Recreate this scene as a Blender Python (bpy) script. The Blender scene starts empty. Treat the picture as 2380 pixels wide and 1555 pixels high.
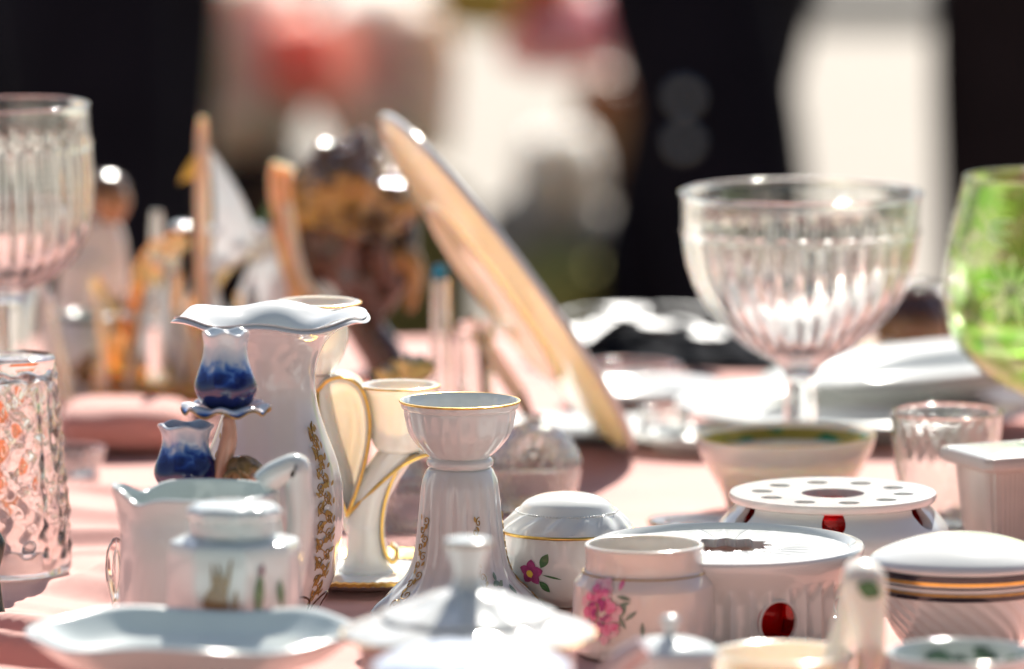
import bpy, bmesh, math, random
from mathutils import Vector, Matrix, noise, Euler
random.seed(7)
R = math.radians
PI = math.pi
S = bpy.context.scene
C = S.collection

# ------------------------------------------------------------------ camera, light, exposure
CAM_Z, PITCH, HFOV = 1.65, R(7.2), R(8.0)
TZ = 0.75                                   # table top
cam = bpy.data.cameras.new('camera'); camo = bpy.data.objects.new('camera', cam); C.objects.link(camo)
camo.location = (0, 0, CAM_Z); camo.rotation_euler = (R(90) - PITCH, 0, 0)
cam.sensor_width = 36; cam.angle = HFOV; cam.clip_start = 0.1; cam.clip_end = 500
cam.dof.use_dof = True; cam.dof.focus_distance = 5.50
cam.dof.aperture_fstop = 3.55; cam.dof.aperture_blades = 0
S.camera = camo
SUN_EL, SUN_AZ = R(38), R(8)                # sun behind the table, a little to the right
w = bpy.data.worlds.new('World'); S.world = w; w.use_nodes = True
nt = w.node_tree; bg = nt.nodes['Background']
sky = nt.nodes.new('ShaderNodeTexSky'); sky.sky_type = 'NISHITA'; sky.sun_disc = False
sky.sun_elevation = SUN_EL; sky.sun_rotation = SUN_AZ; sky.air_density = 1.0; sky.dust_density = 1.0; sky.ozone_density = 1.0
nt.links.new(sky.outputs[0], bg.inputs[0]); bg.inputs[1].default_value = 0.052
sun = bpy.data.lights.new('sun', 'SUN'); sun.energy = 5.0; sun.angle = R(0.53); sun.color = (1.0, 0.95, 0.87)
suno = bpy.data.objects.new('sun', sun); C.objects.link(suno)
sd = Vector((math.sin(SUN_AZ) * math.cos(SUN_EL), math.cos(SUN_AZ) * math.cos(SUN_EL), math.sin(SUN_EL)))
suno.rotation_euler = sd.to_track_quat('Z', 'Y').to_euler(); suno.location = (3, 20, 15)
S.view_settings.view_transform = 'Standard'; S.view_settings.look = 'None'
S.view_settings.exposure = 1.25; S.view_settings.gamma = 1.0
S.render.engine = 'CYCLES'
cy = S.cycles
cy.use_denoising = True; cy.max_bounces = 14; cy.transmission_bounces = 14; cy.transparent_max_bounces = 24
cy.glossy_bounces = 5; cy.diffuse_bounces = 4; cy.sample_clamp_indirect = 5.0; cy.blur_glossy = 0.3
cy.caustics_reflective = False; cy.caustics_refractive = True

# ------------------------------------------------------------------ helpers
FPX = 1190 / math.tan(HFOV / 2)             # focal length in units of a 2380 px wide picture

class At:
    """Units for one thing standing on the table at distance Y: metres per picture unit, heights."""
    def __init__(s, cx, Y, base=TZ):
        s.Y = Y; s.base = base
        zc = base + 0.08
        s.k = (Y * math.cos(PITCH) + (CAM_Z - zc) * math.sin(PITCH)) / FPX
        s.X = (cx - 1190) * s.k; s.cx = cx
        s.loc = (s.X, Y, base)
    def z(s, py):
        return CAM_Z - s.Y * math.tan(PITCH + math.atan((py - 777.5) / FPX)) - s.base
    def pr(s, pts, floor=True):
        out = []
        for p in pts:
            z = s.z(p[1])
            if floor: z = max(z, 0.0)
            out.append((p[0] * s.k, z) + tuple(p[2:]))
        return out

def obj(name, me, mat=None, parent=None, loc=None):
    o = bpy.data.objects.new(name, me); C.objects.link(o)
    if mat is not None and len(me.materials) == 0: me.materials.append(mat)
    if parent is not None: o.parent = parent
    if loc is not None: o.location = loc
    return o

def mesh(name, V, F, smooth=True, sharp=None):
    me = bpy.data.meshes.new(name); me.from_pydata([tuple(v) for v in V], [], F)
    me.validate(); me.update()
    if smooth:
        me.polygons.foreach_set('use_smooth', [True] * len(me.polygons))
        if sharp: me.set_sharp_from_angle(angle=R(sharp))
    return me

def thing(name, label, cat, loc=(0, 0, 0), group=None, rot=None):
    o = bpy.data.objects.new(name, None); C.objects.link(o); o.empty_display_size = 0.02
    o.location = loc
    if rot: o.rotation_euler = rot
    o['label'] = label; o['category'] = cat
    if group: o['group'] = group
    return o

def tag(o, label, cat, group=None):
    o['label'] = label; o['category'] = cat
    if group: o['group'] = group
    return o

def spl(pts, sub=5):
    """Catmull-Rom through profile points; a third element 's' keeps a sharp corner."""
    segs, cur = [], [pts[0][:2]]
    for p in pts[1:]:
        cur.append(p[:2])
        if len(p) > 2: segs.append(cur); cur = [p[:2]]
    if len(cur) > 1: segs.append(cur)
    out = []
    for s in segs:
        n = len(s)
        for i in range(n - 1):
            p0 = s[max(i - 1, 0)]; p1 = s[i]; p2 = s[i + 1]; p3 = s[min(i + 2, n - 1)]
            for j in range(sub):
                t = j / sub; t2 = t * t; t3 = t2 * t
                out.append(tuple(0.5 * (2 * b + (c - a) * t + (2 * a - 5 * b + 4 * c - d) * t2 + (3 * b - a - 3 * c + d) * t3)
                                 for a, b, c, d in zip(p0, p1, p2, p3)))
        if s is segs[-1]: out.append(s[-1])
    return [(max(r, 0.0), z) for r, z in out]

def lathe_mesh(name, prof, seg=72, mod=None, sharp=50, th0=0.0, closed=False):
    """prof: (r,z) list. theta 0 faces the camera side (-Y), positive to +X."""
    V, F, rings = [], [], []
    for i, (r, z) in enumerate(prof):
        if r < 1e-6:
            rings.append([len(V)]); V.append((0, 0, z)); continue
        ring = []
        for j in range(seg):
            th = 2 * PI * j / seg + th0
            rr, zz = (r, z) if mod is None else mod(th, r, z, i)
            ring.append(len(V)); V.append((rr * math.sin(th), -rr * math.cos(th), zz))
        rings.append(ring)
    pairs = list(zip(rings[:-1], rings[1:]))
    if closed: pairs.append((rings[-1], rings[0]))
    for a, b in pairs:
        if len(a) == 1 and len(b) == 1: continue
        for j in range(seg):
            k = (j + 1) % seg
            if len(a) == 1: F.append((a[0], b[k], b[j]))
            elif len(b) == 1: F.append((a[j], a[k], b[0]))
            else: F.append((a[j], a[k], b[k], b[j]))
    return mesh(name, V, F, True, sharp)

def shell(outer, t, floor=None, tf=None):
    """outer runs from the base centre/edge up to the rim; returns a closed cup section of wall t."""
    zb = outer[0][1]; fl = (zb + t * 1.2) if floor is None else floor
    o = list(outer)
    if o[0][0] > 1e-6: o = [(0, zb + t * 0.3), (o[0][0] * 0.8, zb + t * 0.3)] + o
    rr, rz = o[-1]
    inner = []
    m = len(o)
    for i in range(m - 1, 0, -1):
        r, z = o[i]
        a = o[max(i - 1, 0)]; b = o[min(i + 1, m - 1)]
        dx, dz = b[0] - a[0], b[1] - a[1]; L = math.hypot(dx, dz) or 1
        ti = tf(z) if tf else t
        q = (r - dz / L * ti, z + dx / L * ti)
        if q[1] < fl: break
        if q[0] > 0: inner.append(q)
    rim = [(rr - t * 0.15, rz + t * 0.35), (rr - t * 0.5, rz + t * 0.5), (rr - t * 0.85, rz + t * 0.35)]
    if inner:
        inner = inner[1:] or inner
        inner.append((inner[-1][0] * 0.93, fl)); inner.append((inner[-1][0] * 0.5, fl))
    return o + rim + inner + [(0, fl)]

def tube_mesh(name, paths, rad, seg=8, closed=False, cap=True):
    """paths: one list or several lists of points; rad: number or function of 0..1."""
    if not isinstance(paths[0][0], (tuple, list, Vector)): paths = [paths]
    V, F = [], []
    for path in paths:
        P = [Vector(p) for p in path]; n = len(P); base = len(V)
        up = Vector((0.13, 0.21, 0.97))
        prev = None
        for i in range(n):
            if closed: d = (P[(i + 1) % n] - P[i - 1])
            else: d = P[min(i + 1, n - 1)] - P[max(i - 1, 0)]
            d = d.normalized() if d.length > 0 else Vector((0, 0, 1))
            a = (prev if prev else up); x = a - d * a.dot(d)
            if x.length < 1e-4: x = Vector((1, 0, 0)) - d * d.x
            x.normalize(); prev = x; y = d.cross(x)
            r = rad(i / max(n - 1, 1)) if callable(rad) else rad
            for j in range(seg):
                th = 2 * PI * j / seg
                V.append(P[i] + (x * math.cos(th) + y * math.sin(th)) * r)
        for i in range(n if closed else n - 1):
            a = base + i * seg; b = base + ((i + 1) % n) * seg
            for j in range(seg):
                k = (j + 1) % seg; F.append((a + j, a + k, b + k, b + j))
        if cap and not closed:
            F.append(tuple(base + j for j in range(seg))[::-1]); F.append(tuple(base + (n - 1) * seg + j for j in range(seg)))
    return mesh(name, V, F, True, 60)

def smooth_path(pts, sub=6, closed=False):
    P = [Vector(p) for p in pts]; n = len(P); out = []
    rng = range(n if closed else n - 1)
    for i in rng:
        if closed: p0, p1, p2, p3 = P[i - 1], P[i], P[(i + 1) % n], P[(i + 2) % n]
        else: p0, p1, p2, p3 = P[max(i - 1, 0)], P[i], P[i + 1], P[min(i + 2, n - 1)]
        for j in range(sub):
            t = j / sub
            out.append(0.5 * (2 * p1 + (p2 - p0) * t + (2 * p0 - 5 * p1 + 4 * p2 - p3) * t * t + (3 * p1 - p0 - 3 * p2 + p3) * t ** 3))
    if not closed: out.append(P[-1])
    return out

def box_mesh(name, sx, sy, sz, bev=0.003, z0=0.0):
    bm = bmesh.new(); bmesh.ops.create_cube(bm, size=1.0)
    for v in bm.verts: v.co = Vector((v.co.x * sx, v.co.y * sy, (v.co.z + 0.5) * sz + z0))
    if bev: bmesh.ops.bevel(bm, geom=bm.edges[:], offset=bev, segments=2, affect='EDGES')
    me = bpy.data.meshes.new(name); bm.to_mesh(me); bm.free()
    me.polygons.foreach_set('use_smooth', [True] * len(me.polygons)); me.set_sharp_from_angle(angle=R(35))
    return me

def rad_at(prof, z):
    best = 0
    for (r0, z0), (r1, z1) in zip(prof[:-1], prof[1:]):
        lo, hi = min(z0, z1), max(z0, z1)
        if lo - 1e-9 <= z <= hi + 1e-9:
            t = 0.5 if hi - lo < 1e-9 else (z - z0) / (z1 - z0)
            best = max(best, r0 + (r1 - r0) * t)
    return best or prof[-1][0]

def on(prof, th, z, off=0.0004, mod=None):
    r = rad_at(prof, z)
    if mod: r, z = mod(th, r, z, 0)
    r += off
    return Vector((r * math.sin(th), -r * math.cos(th), z))

def decal_mesh(name, prof, th0, z0, polys, off=0.0004, mod=None):
    """thin painted patches that follow the pot: polys = outlines of (dx,dz) metres about (th0,z0)."""
    V, F = [], []
    for li, pl in enumerate(polys):
        cx = sum(p[0] for p in pl) / len(pl); cz = sum(p[1] for p in pl) / len(pl)
        r0 = rad_at(prof, z0) or 0.01; n = len(pl); b = len(V)
        oo = off + li * 0.00006
        V.append(on(prof, th0 + cx / r0, z0 + cz, oo, mod))
        for f in (0.5, 1.0):
            for (x, z) in pl:
                V.append(on(prof, th0 + (cx + (x - cx) * f) / r0, z0 + cz + (z - cz) * f, oo, mod))
        for j in range(n):
            k = (j + 1) % n
            F.append((b, b + 1 + j, b + 1 + k)); F.append((b + 1 + j, b + 1 + n + j, b + 1 + n + k, b + 1 + k))
    return mesh(name, V, F)

def leaf(x, z, L, W, a, n=7):
    pts = []
    for i in range(n + 1): t = i / n; pts.append((L * t, W * math.sin(PI * t) ** 0.9))
    for i in range(n - 1, 0, -1): t = i / n; pts.append((L * t, -W * math.sin(PI * t) ** 0.9))
    c, s = math.cos(a), math.sin(a)
    return [(x + u * c - v * s, z + u * s + v * c) for u, v in pts]

def blob(x, z, r, n=12, j=0.2):
    return [(x + r * (1 + random.uniform(-j, j)) * math.cos(2 * PI * i / n), z + r * (1 + random.uniform(-j, j)) * math.sin(2 * PI * i / n)) for i in range(n)]

def scroll(x, z, r, turns, a0, sgn, n=26):
    out = []
    for i in range(n):
        t = i / (n - 1); rr = r * (1 - 0.85 * t); a = a0 + sgn * turns * 2 * PI * t
        out.append((x + rr * math.cos(a), z + rr * math.sin(a)))
    return out

def surf_tubes(name, prof, th0, z0, lines, rad, off=0.0002, mod=None):
    r0 = rad_at(prof, z0)
    return tube_mesh(name, [[on(prof, th0 + x / r0, z0 + z, off, mod) for x, z in ln] for ln in lines], rad, 6)

def cut(o, cutters):
    """subtract the cutter meshes from o and keep the result as o's mesh."""
    dg = None; tmp = []
    for me in cutters:
        c = bpy.data.objects.new('hole_cutter', me); C.objects.link(c); tmp.append(c)
        c.matrix_world = Matrix.Identity(4)
        m = o.modifiers.new('hole', 'BOOLEAN'); m.operation = 'DIFFERENCE'; m.object = c; m.solver = 'EXACT'
    par, loc = o.parent, o.location.copy(); o.parent = None; o.location = (0, 0, 0)
    bpy.context.view_layer.update(); dg = bpy.context.evaluated_depsgraph_get()
    me = bpy.data.meshes.new_from_object(o.evaluated_get(dg))
    o.modifiers.clear(); o.data = me
    me.polygons.foreach_set('use_smooth', [True] * len(me.polygons)); me.set_sharp_from_angle(angle=R(40))
    for c in tmp: bpy.data.objects.remove(c)
    o.parent = par; o.location = loc
    return o

def cyl_mesh(name, c, axis, rx, rz, L, n=32, tear=0.0):
    """elliptic cylinder about a centre, long axis given, for cutting holes."""
    ax = Vector(axis).normalized(); up = Vector((0, 0, 1)) if abs(ax.z) < 0.9 else Vector((0, 1, 0))
    x = up.cross(ax).normalized(); y = ax.cross(x)
    V, F = [], []
    for s in (-0.5, 0.5):
        for j in range(n):
            th = 2 * PI * j / n; yy = math.sin(th); xx = math.cos(th) * (1 - tear * yy)
            V.append(Vector(c) + x * rx * xx + y * rz * yy + ax * L * s)
    for j in range(n):
        k = (j + 1) % n; F.append((j, k, n + k, n + j))
    F.append(tuple(range(n))[::-1]); F.append(tuple(range(n, 2 * n)))
    return mesh(name, V, F, False)

def skin_mesh(name, verts, edges, radii, sub=2, root=0):
    me = bpy.data.meshes.new(name); me.from_pydata(verts, edges, [])
    o = bpy.data.objects.new(name, me); C.objects.link(o)
    o.modifiers.new('skin', 'SKIN'); s = o.modifiers.new('sub', 'SUBSURF'); s.levels = sub; s.render_levels = sub
    for i, sv in enumerate(me.skin_vertices[0].data):
        r = radii[i]; sv.radius = r if isinstance(r, tuple) else (r, r); sv.use_root = (i == root)
    dg = bpy.context.evaluated_depsgraph_get()
    out = bpy.data.meshes.new_from_object(o.evaluated_get(dg)); out.name = name
    bpy.data.objects.remove(o)
    out.polygons.foreach_set('use_smooth', [True] * len(out.polygons))
    return out

# ------------------------------------------------------------------ materials
MAT = {}
def mat_base(name):
    m = bpy.data.materials.new(name); m.use_nodes = True; MAT[name] = m
    return m, m.node_tree, m.node_tree.nodes['Principled BSDF']

def pbr(name, col, rough=0.5, metal=0.0, coat=0.0, sss=0.0, sr=(0.012, 0.008, 0.005), var=None, bump=None, col2=None, rvar=0.0, spec=0.5, sheen=0.0):
    m, t, b = mat_base(name); N = t.nodes.new; L = t.links.new
    b.inputs['Base Color'].default_value = (*col, 1); b.inputs['Roughness'].default_value = rough
    b.inputs['Metallic'].default_value = metal; b.inputs['Coat Weight'].default_value = coat; b.inputs['Coat Roughness'].default_value = 0.05
    b.inputs['Specular IOR Level'].default_value = spec
    if sheen: b.inputs['Sheen Weight'].default_value = sheen
    if sss:
        b.inputs['Subsurface Weight'].default_value = sss; b.inputs['Subsurface Radius'].default_value = tuple(v / max(sr) for v in sr); b.inputs['Subsurface Scale'].default_value = max(sr)
    tc = N('ShaderNodeTexCoord')
    if var:
        sc, amt = var
        n = N('ShaderNodeTexNoise'); n.inputs['Scale'].default_value = sc; n.inputs['Detail'].default_value = 5
        L(tc.outputs['Object'], n.inputs['Vector'])
        r = N('ShaderNodeValToRGB'); r.color_ramp.elements[0].position = 0.32; r.color_ramp.elements[1].position = 0.68
        c2 = col2 or tuple(max(0, c * (1 - amt)) for c in col)
        r.color_ramp.elements[0].color = (*c2, 1); r.color_ramp.elements[1].color = (*col, 1)
        L(n.outputs['Fac'], r.inputs['Fac']); L(r.outputs['Color'], b.inputs['Base Color'])
        if rvar:
            mr = N('ShaderNodeMapRange'); mr.inputs['To Min'].default_value = rough; mr.inputs['To Max'].default_value = rough + rvar
            L(n.outputs['Fac'], mr.inputs['Value']); L(mr.outputs['Result'], b.inputs['Roughness'])
    if bump:
        sc, st, di = bump
        n = N('ShaderNodeTexNoise'); n.inputs['Scale'].default_value = sc; n.inputs['Detail'].default_value = 4
        L(tc.outputs['Object'], n.inputs['Vector'])
        bp = N('ShaderNodeBump'); bp.inputs['Strength'].default_value = st; bp.inputs['Distance'].default_value = di
        L(n.outputs['Fac'], bp.inputs['Height']); L(bp.outputs['Normal'], b.inputs['Normal'])
    return m

def glass(name, col=(1, 1, 1), clear=0.35, rough=0.0, ior=1.46, bump=None, col2=None, sc=30):
    m = bpy.data.materials.new(name); m.use_nodes = True; MAT[name] = m
    t = m.node_tree; t.nodes.clear(); N = t.nodes.new; L = t.links.new
    out = N('ShaderNodeOutputMaterial'); g = N('ShaderNodeBsdfGlass'); tr = N('ShaderNodeBsdfTransparent'); mx = N('ShaderNodeMixShader')
    g.inputs['Color'].default_value = (*col, 1); g.inputs['Roughness'].default_value = rough; g.inputs['IOR'].default_value = ior
    tr.inputs['Color'].default_value = (*col, 1); mx.inputs['Fac'].default_value = clear
    L(g.outputs[0], mx.inputs[1]); L(tr.outputs[0], mx.inputs[2])
    if col2:
        tc = N('ShaderNodeTexCoord'); n = N('ShaderNodeTexNoise'); n.inputs['Scale'].default_value = sc; n.inputs['Distortion'].default_value = 2.0; L(tc.outputs['Object'], n.inputs['Vector'])
        rp = N('ShaderNodeValToRGB'); rp.color_ramp.elements[0].position = 0.38; rp.color_ramp.elements[1].position = 0.6
        rp.color_ramp.elements[0].color = (*col, 1); rp.color_ramp.elements[1].color = (*col2, 1); L(n.outputs['Fac'], rp.inputs['Fac']); L(rp.outputs[0], g.inputs['Color']); L(rp.outputs[0], tr.inputs['Color'])
    # a tight polish highlight as on real pressed glass
    gl = N('ShaderNodeBsdfGlossy'); gl.inputs['Roughness'].default_value = 0.05
    fr = N('ShaderNodeFresnel'); fr.inputs['IOR'].default_value = 1.5
    m2 = N('ShaderNodeMixShader'); sc = N('ShaderNodeMath'); sc.operation = 'MULTIPLY'; sc.inputs[1].default_value = 0.5
    L(fr.outputs[0], sc.inputs[0]); L(sc.outputs[0], m2.inputs['Fac']); L(mx.outputs[0], m2.inputs[1]); L(gl.outputs[0], m2.inputs[2])
    L(m2.outputs[0], out.inputs['Surface'])
    if bump:
        tc = N('ShaderNodeTexCoord'); n = N('ShaderNodeTexNoise'); n.inputs['Scale'].default_value = bump[0]
        L(tc.outputs['Object'], n.inputs['Vector']); bp = N('ShaderNodeBump'); bp.inputs['Strength'].default_value = bump[1]; bp.inputs['Distance'].default_value = bump[2]
        L(n.outputs['Fac'], bp.inputs['Height'])
        for s in (g, gl): L(bp.outputs['Normal'], s.inputs['Normal'])
    return m

CH = dict(coat=0.4, bump=(38, 0.05, 0.002), rvar=0.06)
pbr('china_white', (0.68, 0.69, 0.665), 0.08, var=(14, 0.05), **CH)
pbr('china_lavender', (0.63, 0.645, 0.64), 0.07, var=(22, 0.08), **CH)
pbr('china_warm', (0.70, 0.66, 0.61), 0.12, sss=0.3, sr=(0.005, 0.004, 0.003), var=(22, 0.08), **CH)
pbr('china_plate', (0.70, 0.72, 0.70), 0.2, var=(14, 0.05), coat=0.1, spec=0.3)
pbr('china_cool', (0.62, 0.67, 0.66), 0.10, var=(14, 0.06), **CH)
pbr('china_cream', (0.80, 0.755, 0.68), 0.14, sss=0.6, sr=(0.008, 0.006, 0.0045), var=(16, 0.06), **CH)
pbr('china_peach', (0.88, 0.76, 0.64), 0.16, sss=0.8, sr=(0.022, 0.016, 0.011), var=(9, 0.12), **CH)
pbr('china_grey', (0.50, 0.45, 0.42), 0.3, var=(22, 0.2), coat=0.2, bump=(120, 0.25, 0.001))
pbr('gold', (0.83, 0.53, 0.14), 0.22, metal=1.0, var=(90, 0.25), rvar=0.15)
pbr('gold_dull', (0.50, 0.32, 0.10), 0.35, metal=0.6, var=(160, 0.35), rvar=0.2)
pbr('black_glaze', (0.02, 0.018, 0.025), 0.15, coat=0.5)
pbr('navy_glaze', (0.012, 0.022, 0.16), 0.12, coat=0.6, var=(60, 0.6), col2=(0.02, 0.10, 0.42))
pbr('brown_line', (0.12, 0.045, 0.02), 0.25, coat=0.3)
pbr('flower_pink', (0.62, 0.06, 0.20), 0.2, coat=0.4, var=(300, 0.5), col2=(0.75, 0.25, 0.40))
pbr('rose_pale', (0.70, 0.30, 0.38), 0.2, coat=0.4, var=(260, 0.4), col2=(0.74, 0.52, 0.54))
pbr('flower_purple', (0.45, 0.05, 0.22), 0.2, coat=0.4, var=(300, 0.4))
pbr('flower_yellow', (0.85, 0.60, 0.08), 0.2, coat=0.4)
pbr('leaf_green', (0.07, 0.20, 0.06), 0.2, coat=0.4, var=(200, 0.5))
pbr('leaf_grey', (0.20, 0.30, 0.22), 0.2, coat=0.4, var=(90, 0.6))
pbr('painted_brown', (0.26, 0.17, 0.06), 0.2, coat=0.4, var=(200, 0.5))
pbr('plum', (0.16, 0.05, 0.08), 0.25, coat=0.3)
pbr('orange_glaze', (0.75, 0.22, 0.04), 0.2, coat=0.4)
pbr('skin_glaze', (0.52, 0.30, 0.21), 0.25, coat=0.3, var=(40, 0.1))
pbr('horn', (0.80, 0.55, 0.24), 0.15, coat=0.7, sss=0.8, sr=(0.03, 0.014, 0.004), var=(28, 0.4), bump=(60, 0.25, 0.002))
pbr('pale_horn', (0.82, 0.73, 0.56), 0.15, coat=0.5, sss=0.7, sr=(0.02, 0.012, 0.006), var=(30, 0.25), bump=(60, 0.2, 0.002))
pbr('pearl', (0.64, 0.72, 0.74), 0.08, coat=0.8, sss=0.5, sr=(0.006, 0.006, 0.006), var=(25, 0.12), bump=(45, 0.15, 0.002))
pbr('brown_glaze', (0.085, 0.030, 0.016), 0.10, coat=0.8, var=(26, 0.6), rvar=0.05, bump=(55, 0.5, 0.004))
pbr('amber_glaze', (0.48, 0.23, 0.035), 0.10, coat=0.8, var=(30, 0.45), bump=(55, 0.5, 0.004))
pbr('cyan', (0.0, 0.30, 0.50), 0.3)
pbr('steel', (0.22, 0.225, 0.23), 0.5, metal=1.0, var=(60, 0.3), rvar=0.15)
pbr('black_cloth', (0.02, 0.022, 0.028), 0.95, spec=0.03, bump=(300, 0.3, 0.001), var=(18, 0.5))
pbr('dark_stone', (0.035, 0.06, 0.045), 0.2, coat=0.4, var=(60, 0.5))
pbr('wood', (0.22, 0.12, 0.05), 0.5, var=(16, 0.4), bump=(40, 0.3, 0.002))
pbr('wax', (0.80, 0.62, 0.52), 0.5, sss=0.8, sr=(0.02, 0.012, 0.008))
pbr('yellow_petal', (0.85, 0.74, 0.30), 0.4, sss=0.5, sr=(0.01, 0.008, 0.002), var=(50, 0.2))
glass('glass_clear', (0.985, 0.99, 0.985), 0.06)
glass('glass_cut', (0.98, 0.985, 0.985), 0.30, bump=(70, 0.5, 0.004))
glass('glass_green', (0.74, 0.94, 0.50), 0.1, col2=(0.97, 0.99, 0.88), sc=26)
glass('glass_amber', (0.97, 0.70, 0.32), 0.2, bump=(60, 0.5, 0.004))
glass('glass_honey', (0.97, 0.80, 0.52), 0.15, rough=0.04, bump=(60, 0.3, 0.003))
glass('glass_red', (0.92, 0.03, 0.03), 0.4)
glass('glass_frost', (0.97, 0.99, 0.93), 0.2, rough=0.5)
glass('glass_pink', (0.96, 0.80, 0.74), 0.3)

def cloth_mat():
    m, t, b = mat_base('pink_cloth'); N = t.nodes.new; L = t.links.new
    tc = N('ShaderNodeTexCoord'); n = N('ShaderNodeTexNoise'); n.inputs['Scale'].default_value = 9; n.inputs['Detail'].default_value = 6
    L(tc.outputs['Object'], n.inputs['Vector'])
    r = N('ShaderNodeValToRGB'); r.color_ramp.elements[0].color = (0.58, 0.265, 0.225, 1); r.color_ramp.elements[1].color = (0.67, 0.335, 0.285, 1)
    r.color_ramp.elements[0].position = 0.3; r.color_ramp.elements[1].position = 0.7
    L(n.outputs['Fac'], r.inputs['Fac']); L(r.outputs['Color'], b.inputs['Base Color'])
    b.inputs['Roughness'].default_value = 0.85; b.inputs['Sheen Weight'].default_value = 0.25; b.inputs['Specular IOR Level'].default_value = 0.25
    ws = []
    for d in ('X', 'Y'):
        wv = N('ShaderNodeTexWave'); wv.bands_direction = d; wv.inputs['Scale'].default_value = 420; wv.inputs['Distortion'].default_value = 0.6
        L(tc.outputs['Object'], wv.inputs['Vector']); ws.append(wv)
    ad = N('ShaderNodeMath'); ad.operation = 'MULTIPLY'; L(ws[0].outputs['Fac'], ad.inputs[0]); L(ws[1].outputs['Fac'], ad.inputs[1])
    n2 = N('ShaderNodeTexNoise'); n2.inputs['Scale'].default_value = 160; L(tc.outputs['Object'], n2.inputs['Vector'])
    a2 = N('ShaderNodeMath'); L(ad.outputs[0], a2.inputs[0]); L(n2.outputs['Fac'], a2.inputs[1])
    bp = N('ShaderNodeBump'); bp.inputs['Strength'].default_value = 0.35; bp.inputs['Distance'].default_value = 0.0012
    L(a2.outputs[0], bp.inputs['Height']); L(bp.outputs['Normal'], b.inputs['Normal'])
    return m
cloth_mat()

def glaze_ramp(name, stops, z0, z1, sc, amt, rough=0.12, coat=0.5):
    """painted glaze whose colour runs with height on the pot (Object Z), broken by noise."""
    m, t, b = mat_base(name); N = t.nodes.new; L = t.links.new
    tc = N('ShaderNodeTexCoord'); sx = N('ShaderNodeSeparateXYZ'); L(tc.outputs['Object'], sx.inputs[0])
    mr = N('ShaderNodeMapRange'); mr.inputs['From Min'].default_value = z0; mr.inputs['From Max'].default_value = z1
    L(sx.outputs['Z'], mr.inputs['Value'])
    n = N('ShaderNodeTexNoise'); n.inputs['Scale'].default_value = sc; n.inputs['Detail'].default_value = 4; n.inputs['Distortion'].default_value = 1.0
    L(tc.outputs['Object'], n.inputs['Vector'])
    s = N('ShaderNodeMath'); s.operation = 'MULTIPLY_ADD'; s.inputs[1].default_value = amt; L(n.outputs['Fac'], s.inputs[0])
    a = N('ShaderNodeMath'); a.operation = 'SUBTRACT'; a.inputs[1].default_value = amt * 0.5
    L(mr.outputs['Result'], s.inputs[2]); L(s.outputs[0], a.inputs[0])
    r = N('ShaderNodeValToRGB'); els = r.color_ramp.elements
    while len(els) < len(stops): els.new(0.5)
    for e, (p, c) in zip(els, stops): e.position = p; e.color = (*c, 1)
    L(a.outputs[0], r.inputs['Fac']); L(r.outputs['Color'], b.inputs['Base Color'])
    b.inputs['Roughness'].default_value = rough; b.inputs['Coat Weight'].default_value = coat; b.inputs['Coat Roughness'].default_value = 0.05
    return m

# ------------------------------------------------------------------ the ground
def ground():
    m, t, b = mat_base('sandy_ground'); N = t.nodes.new; L = t.links.new
    tc = N('ShaderNodeTexCoord'); n = N('ShaderNodeTexNoise'); n.inputs['Scale'].default_value = 0.7; n.inputs['Detail'].default_value = 8
    L(tc.outputs['Object'], n.inputs['Vector'])
    r = N('ShaderNodeValToRGB'); r.color_ramp.elements[0].color = (0.22, 0.19, 0.155, 1); r.color_ramp.elements[1].color = (0.285, 0.25, 0.205, 1)
    L(n.outputs['Fac'], r.inputs['Fac']); L(r.outputs['Color'], b.inputs['Base Color']); b.inputs['Roughness'].default_value = 0.9
    n2 = N('ShaderNodeTexNoise'); n2.inputs['Scale'].default_value = 60; L(tc.outputs['Object'], n2.inputs['Vector'])
    bp = N('ShaderNodeBump'); bp.inputs['Strength'].default_value = 0.4; bp.inputs['Distance'].default_value = 0.01
    L(n2.outputs['Fac'], bp.inputs['Height']); L(bp.outputs['Normal'], b.inputs['Normal'])
    n = 40; V, F = [], []
    for j in range(n + 1):
        for i in range(n + 1):
            x = -160 + 320 * i / n; y = -120 + 320 * j / n
            V.append((x, y, 0))
    for j in range(n):
        for i in range(n): a = j * (n + 1) + i; F.append((a, a + 1, a + n + 2, a + n + 1))
    o = obj('ground', mesh('ground', V, F), m); o['kind'] = 'structure'
ground()
for yk, hk in ((19.9, 0.10), (23.5, 0.10)):
    o = obj('kerb', box_mesh('kerb', 40, 0.28, hk, 0.015), pbr('kerb_stone', (0.30, 0.28, 0.25), 0.9, var=(3, 0.3)), None, (0, yk, 0)); o['kind'] = 'structure'

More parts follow.
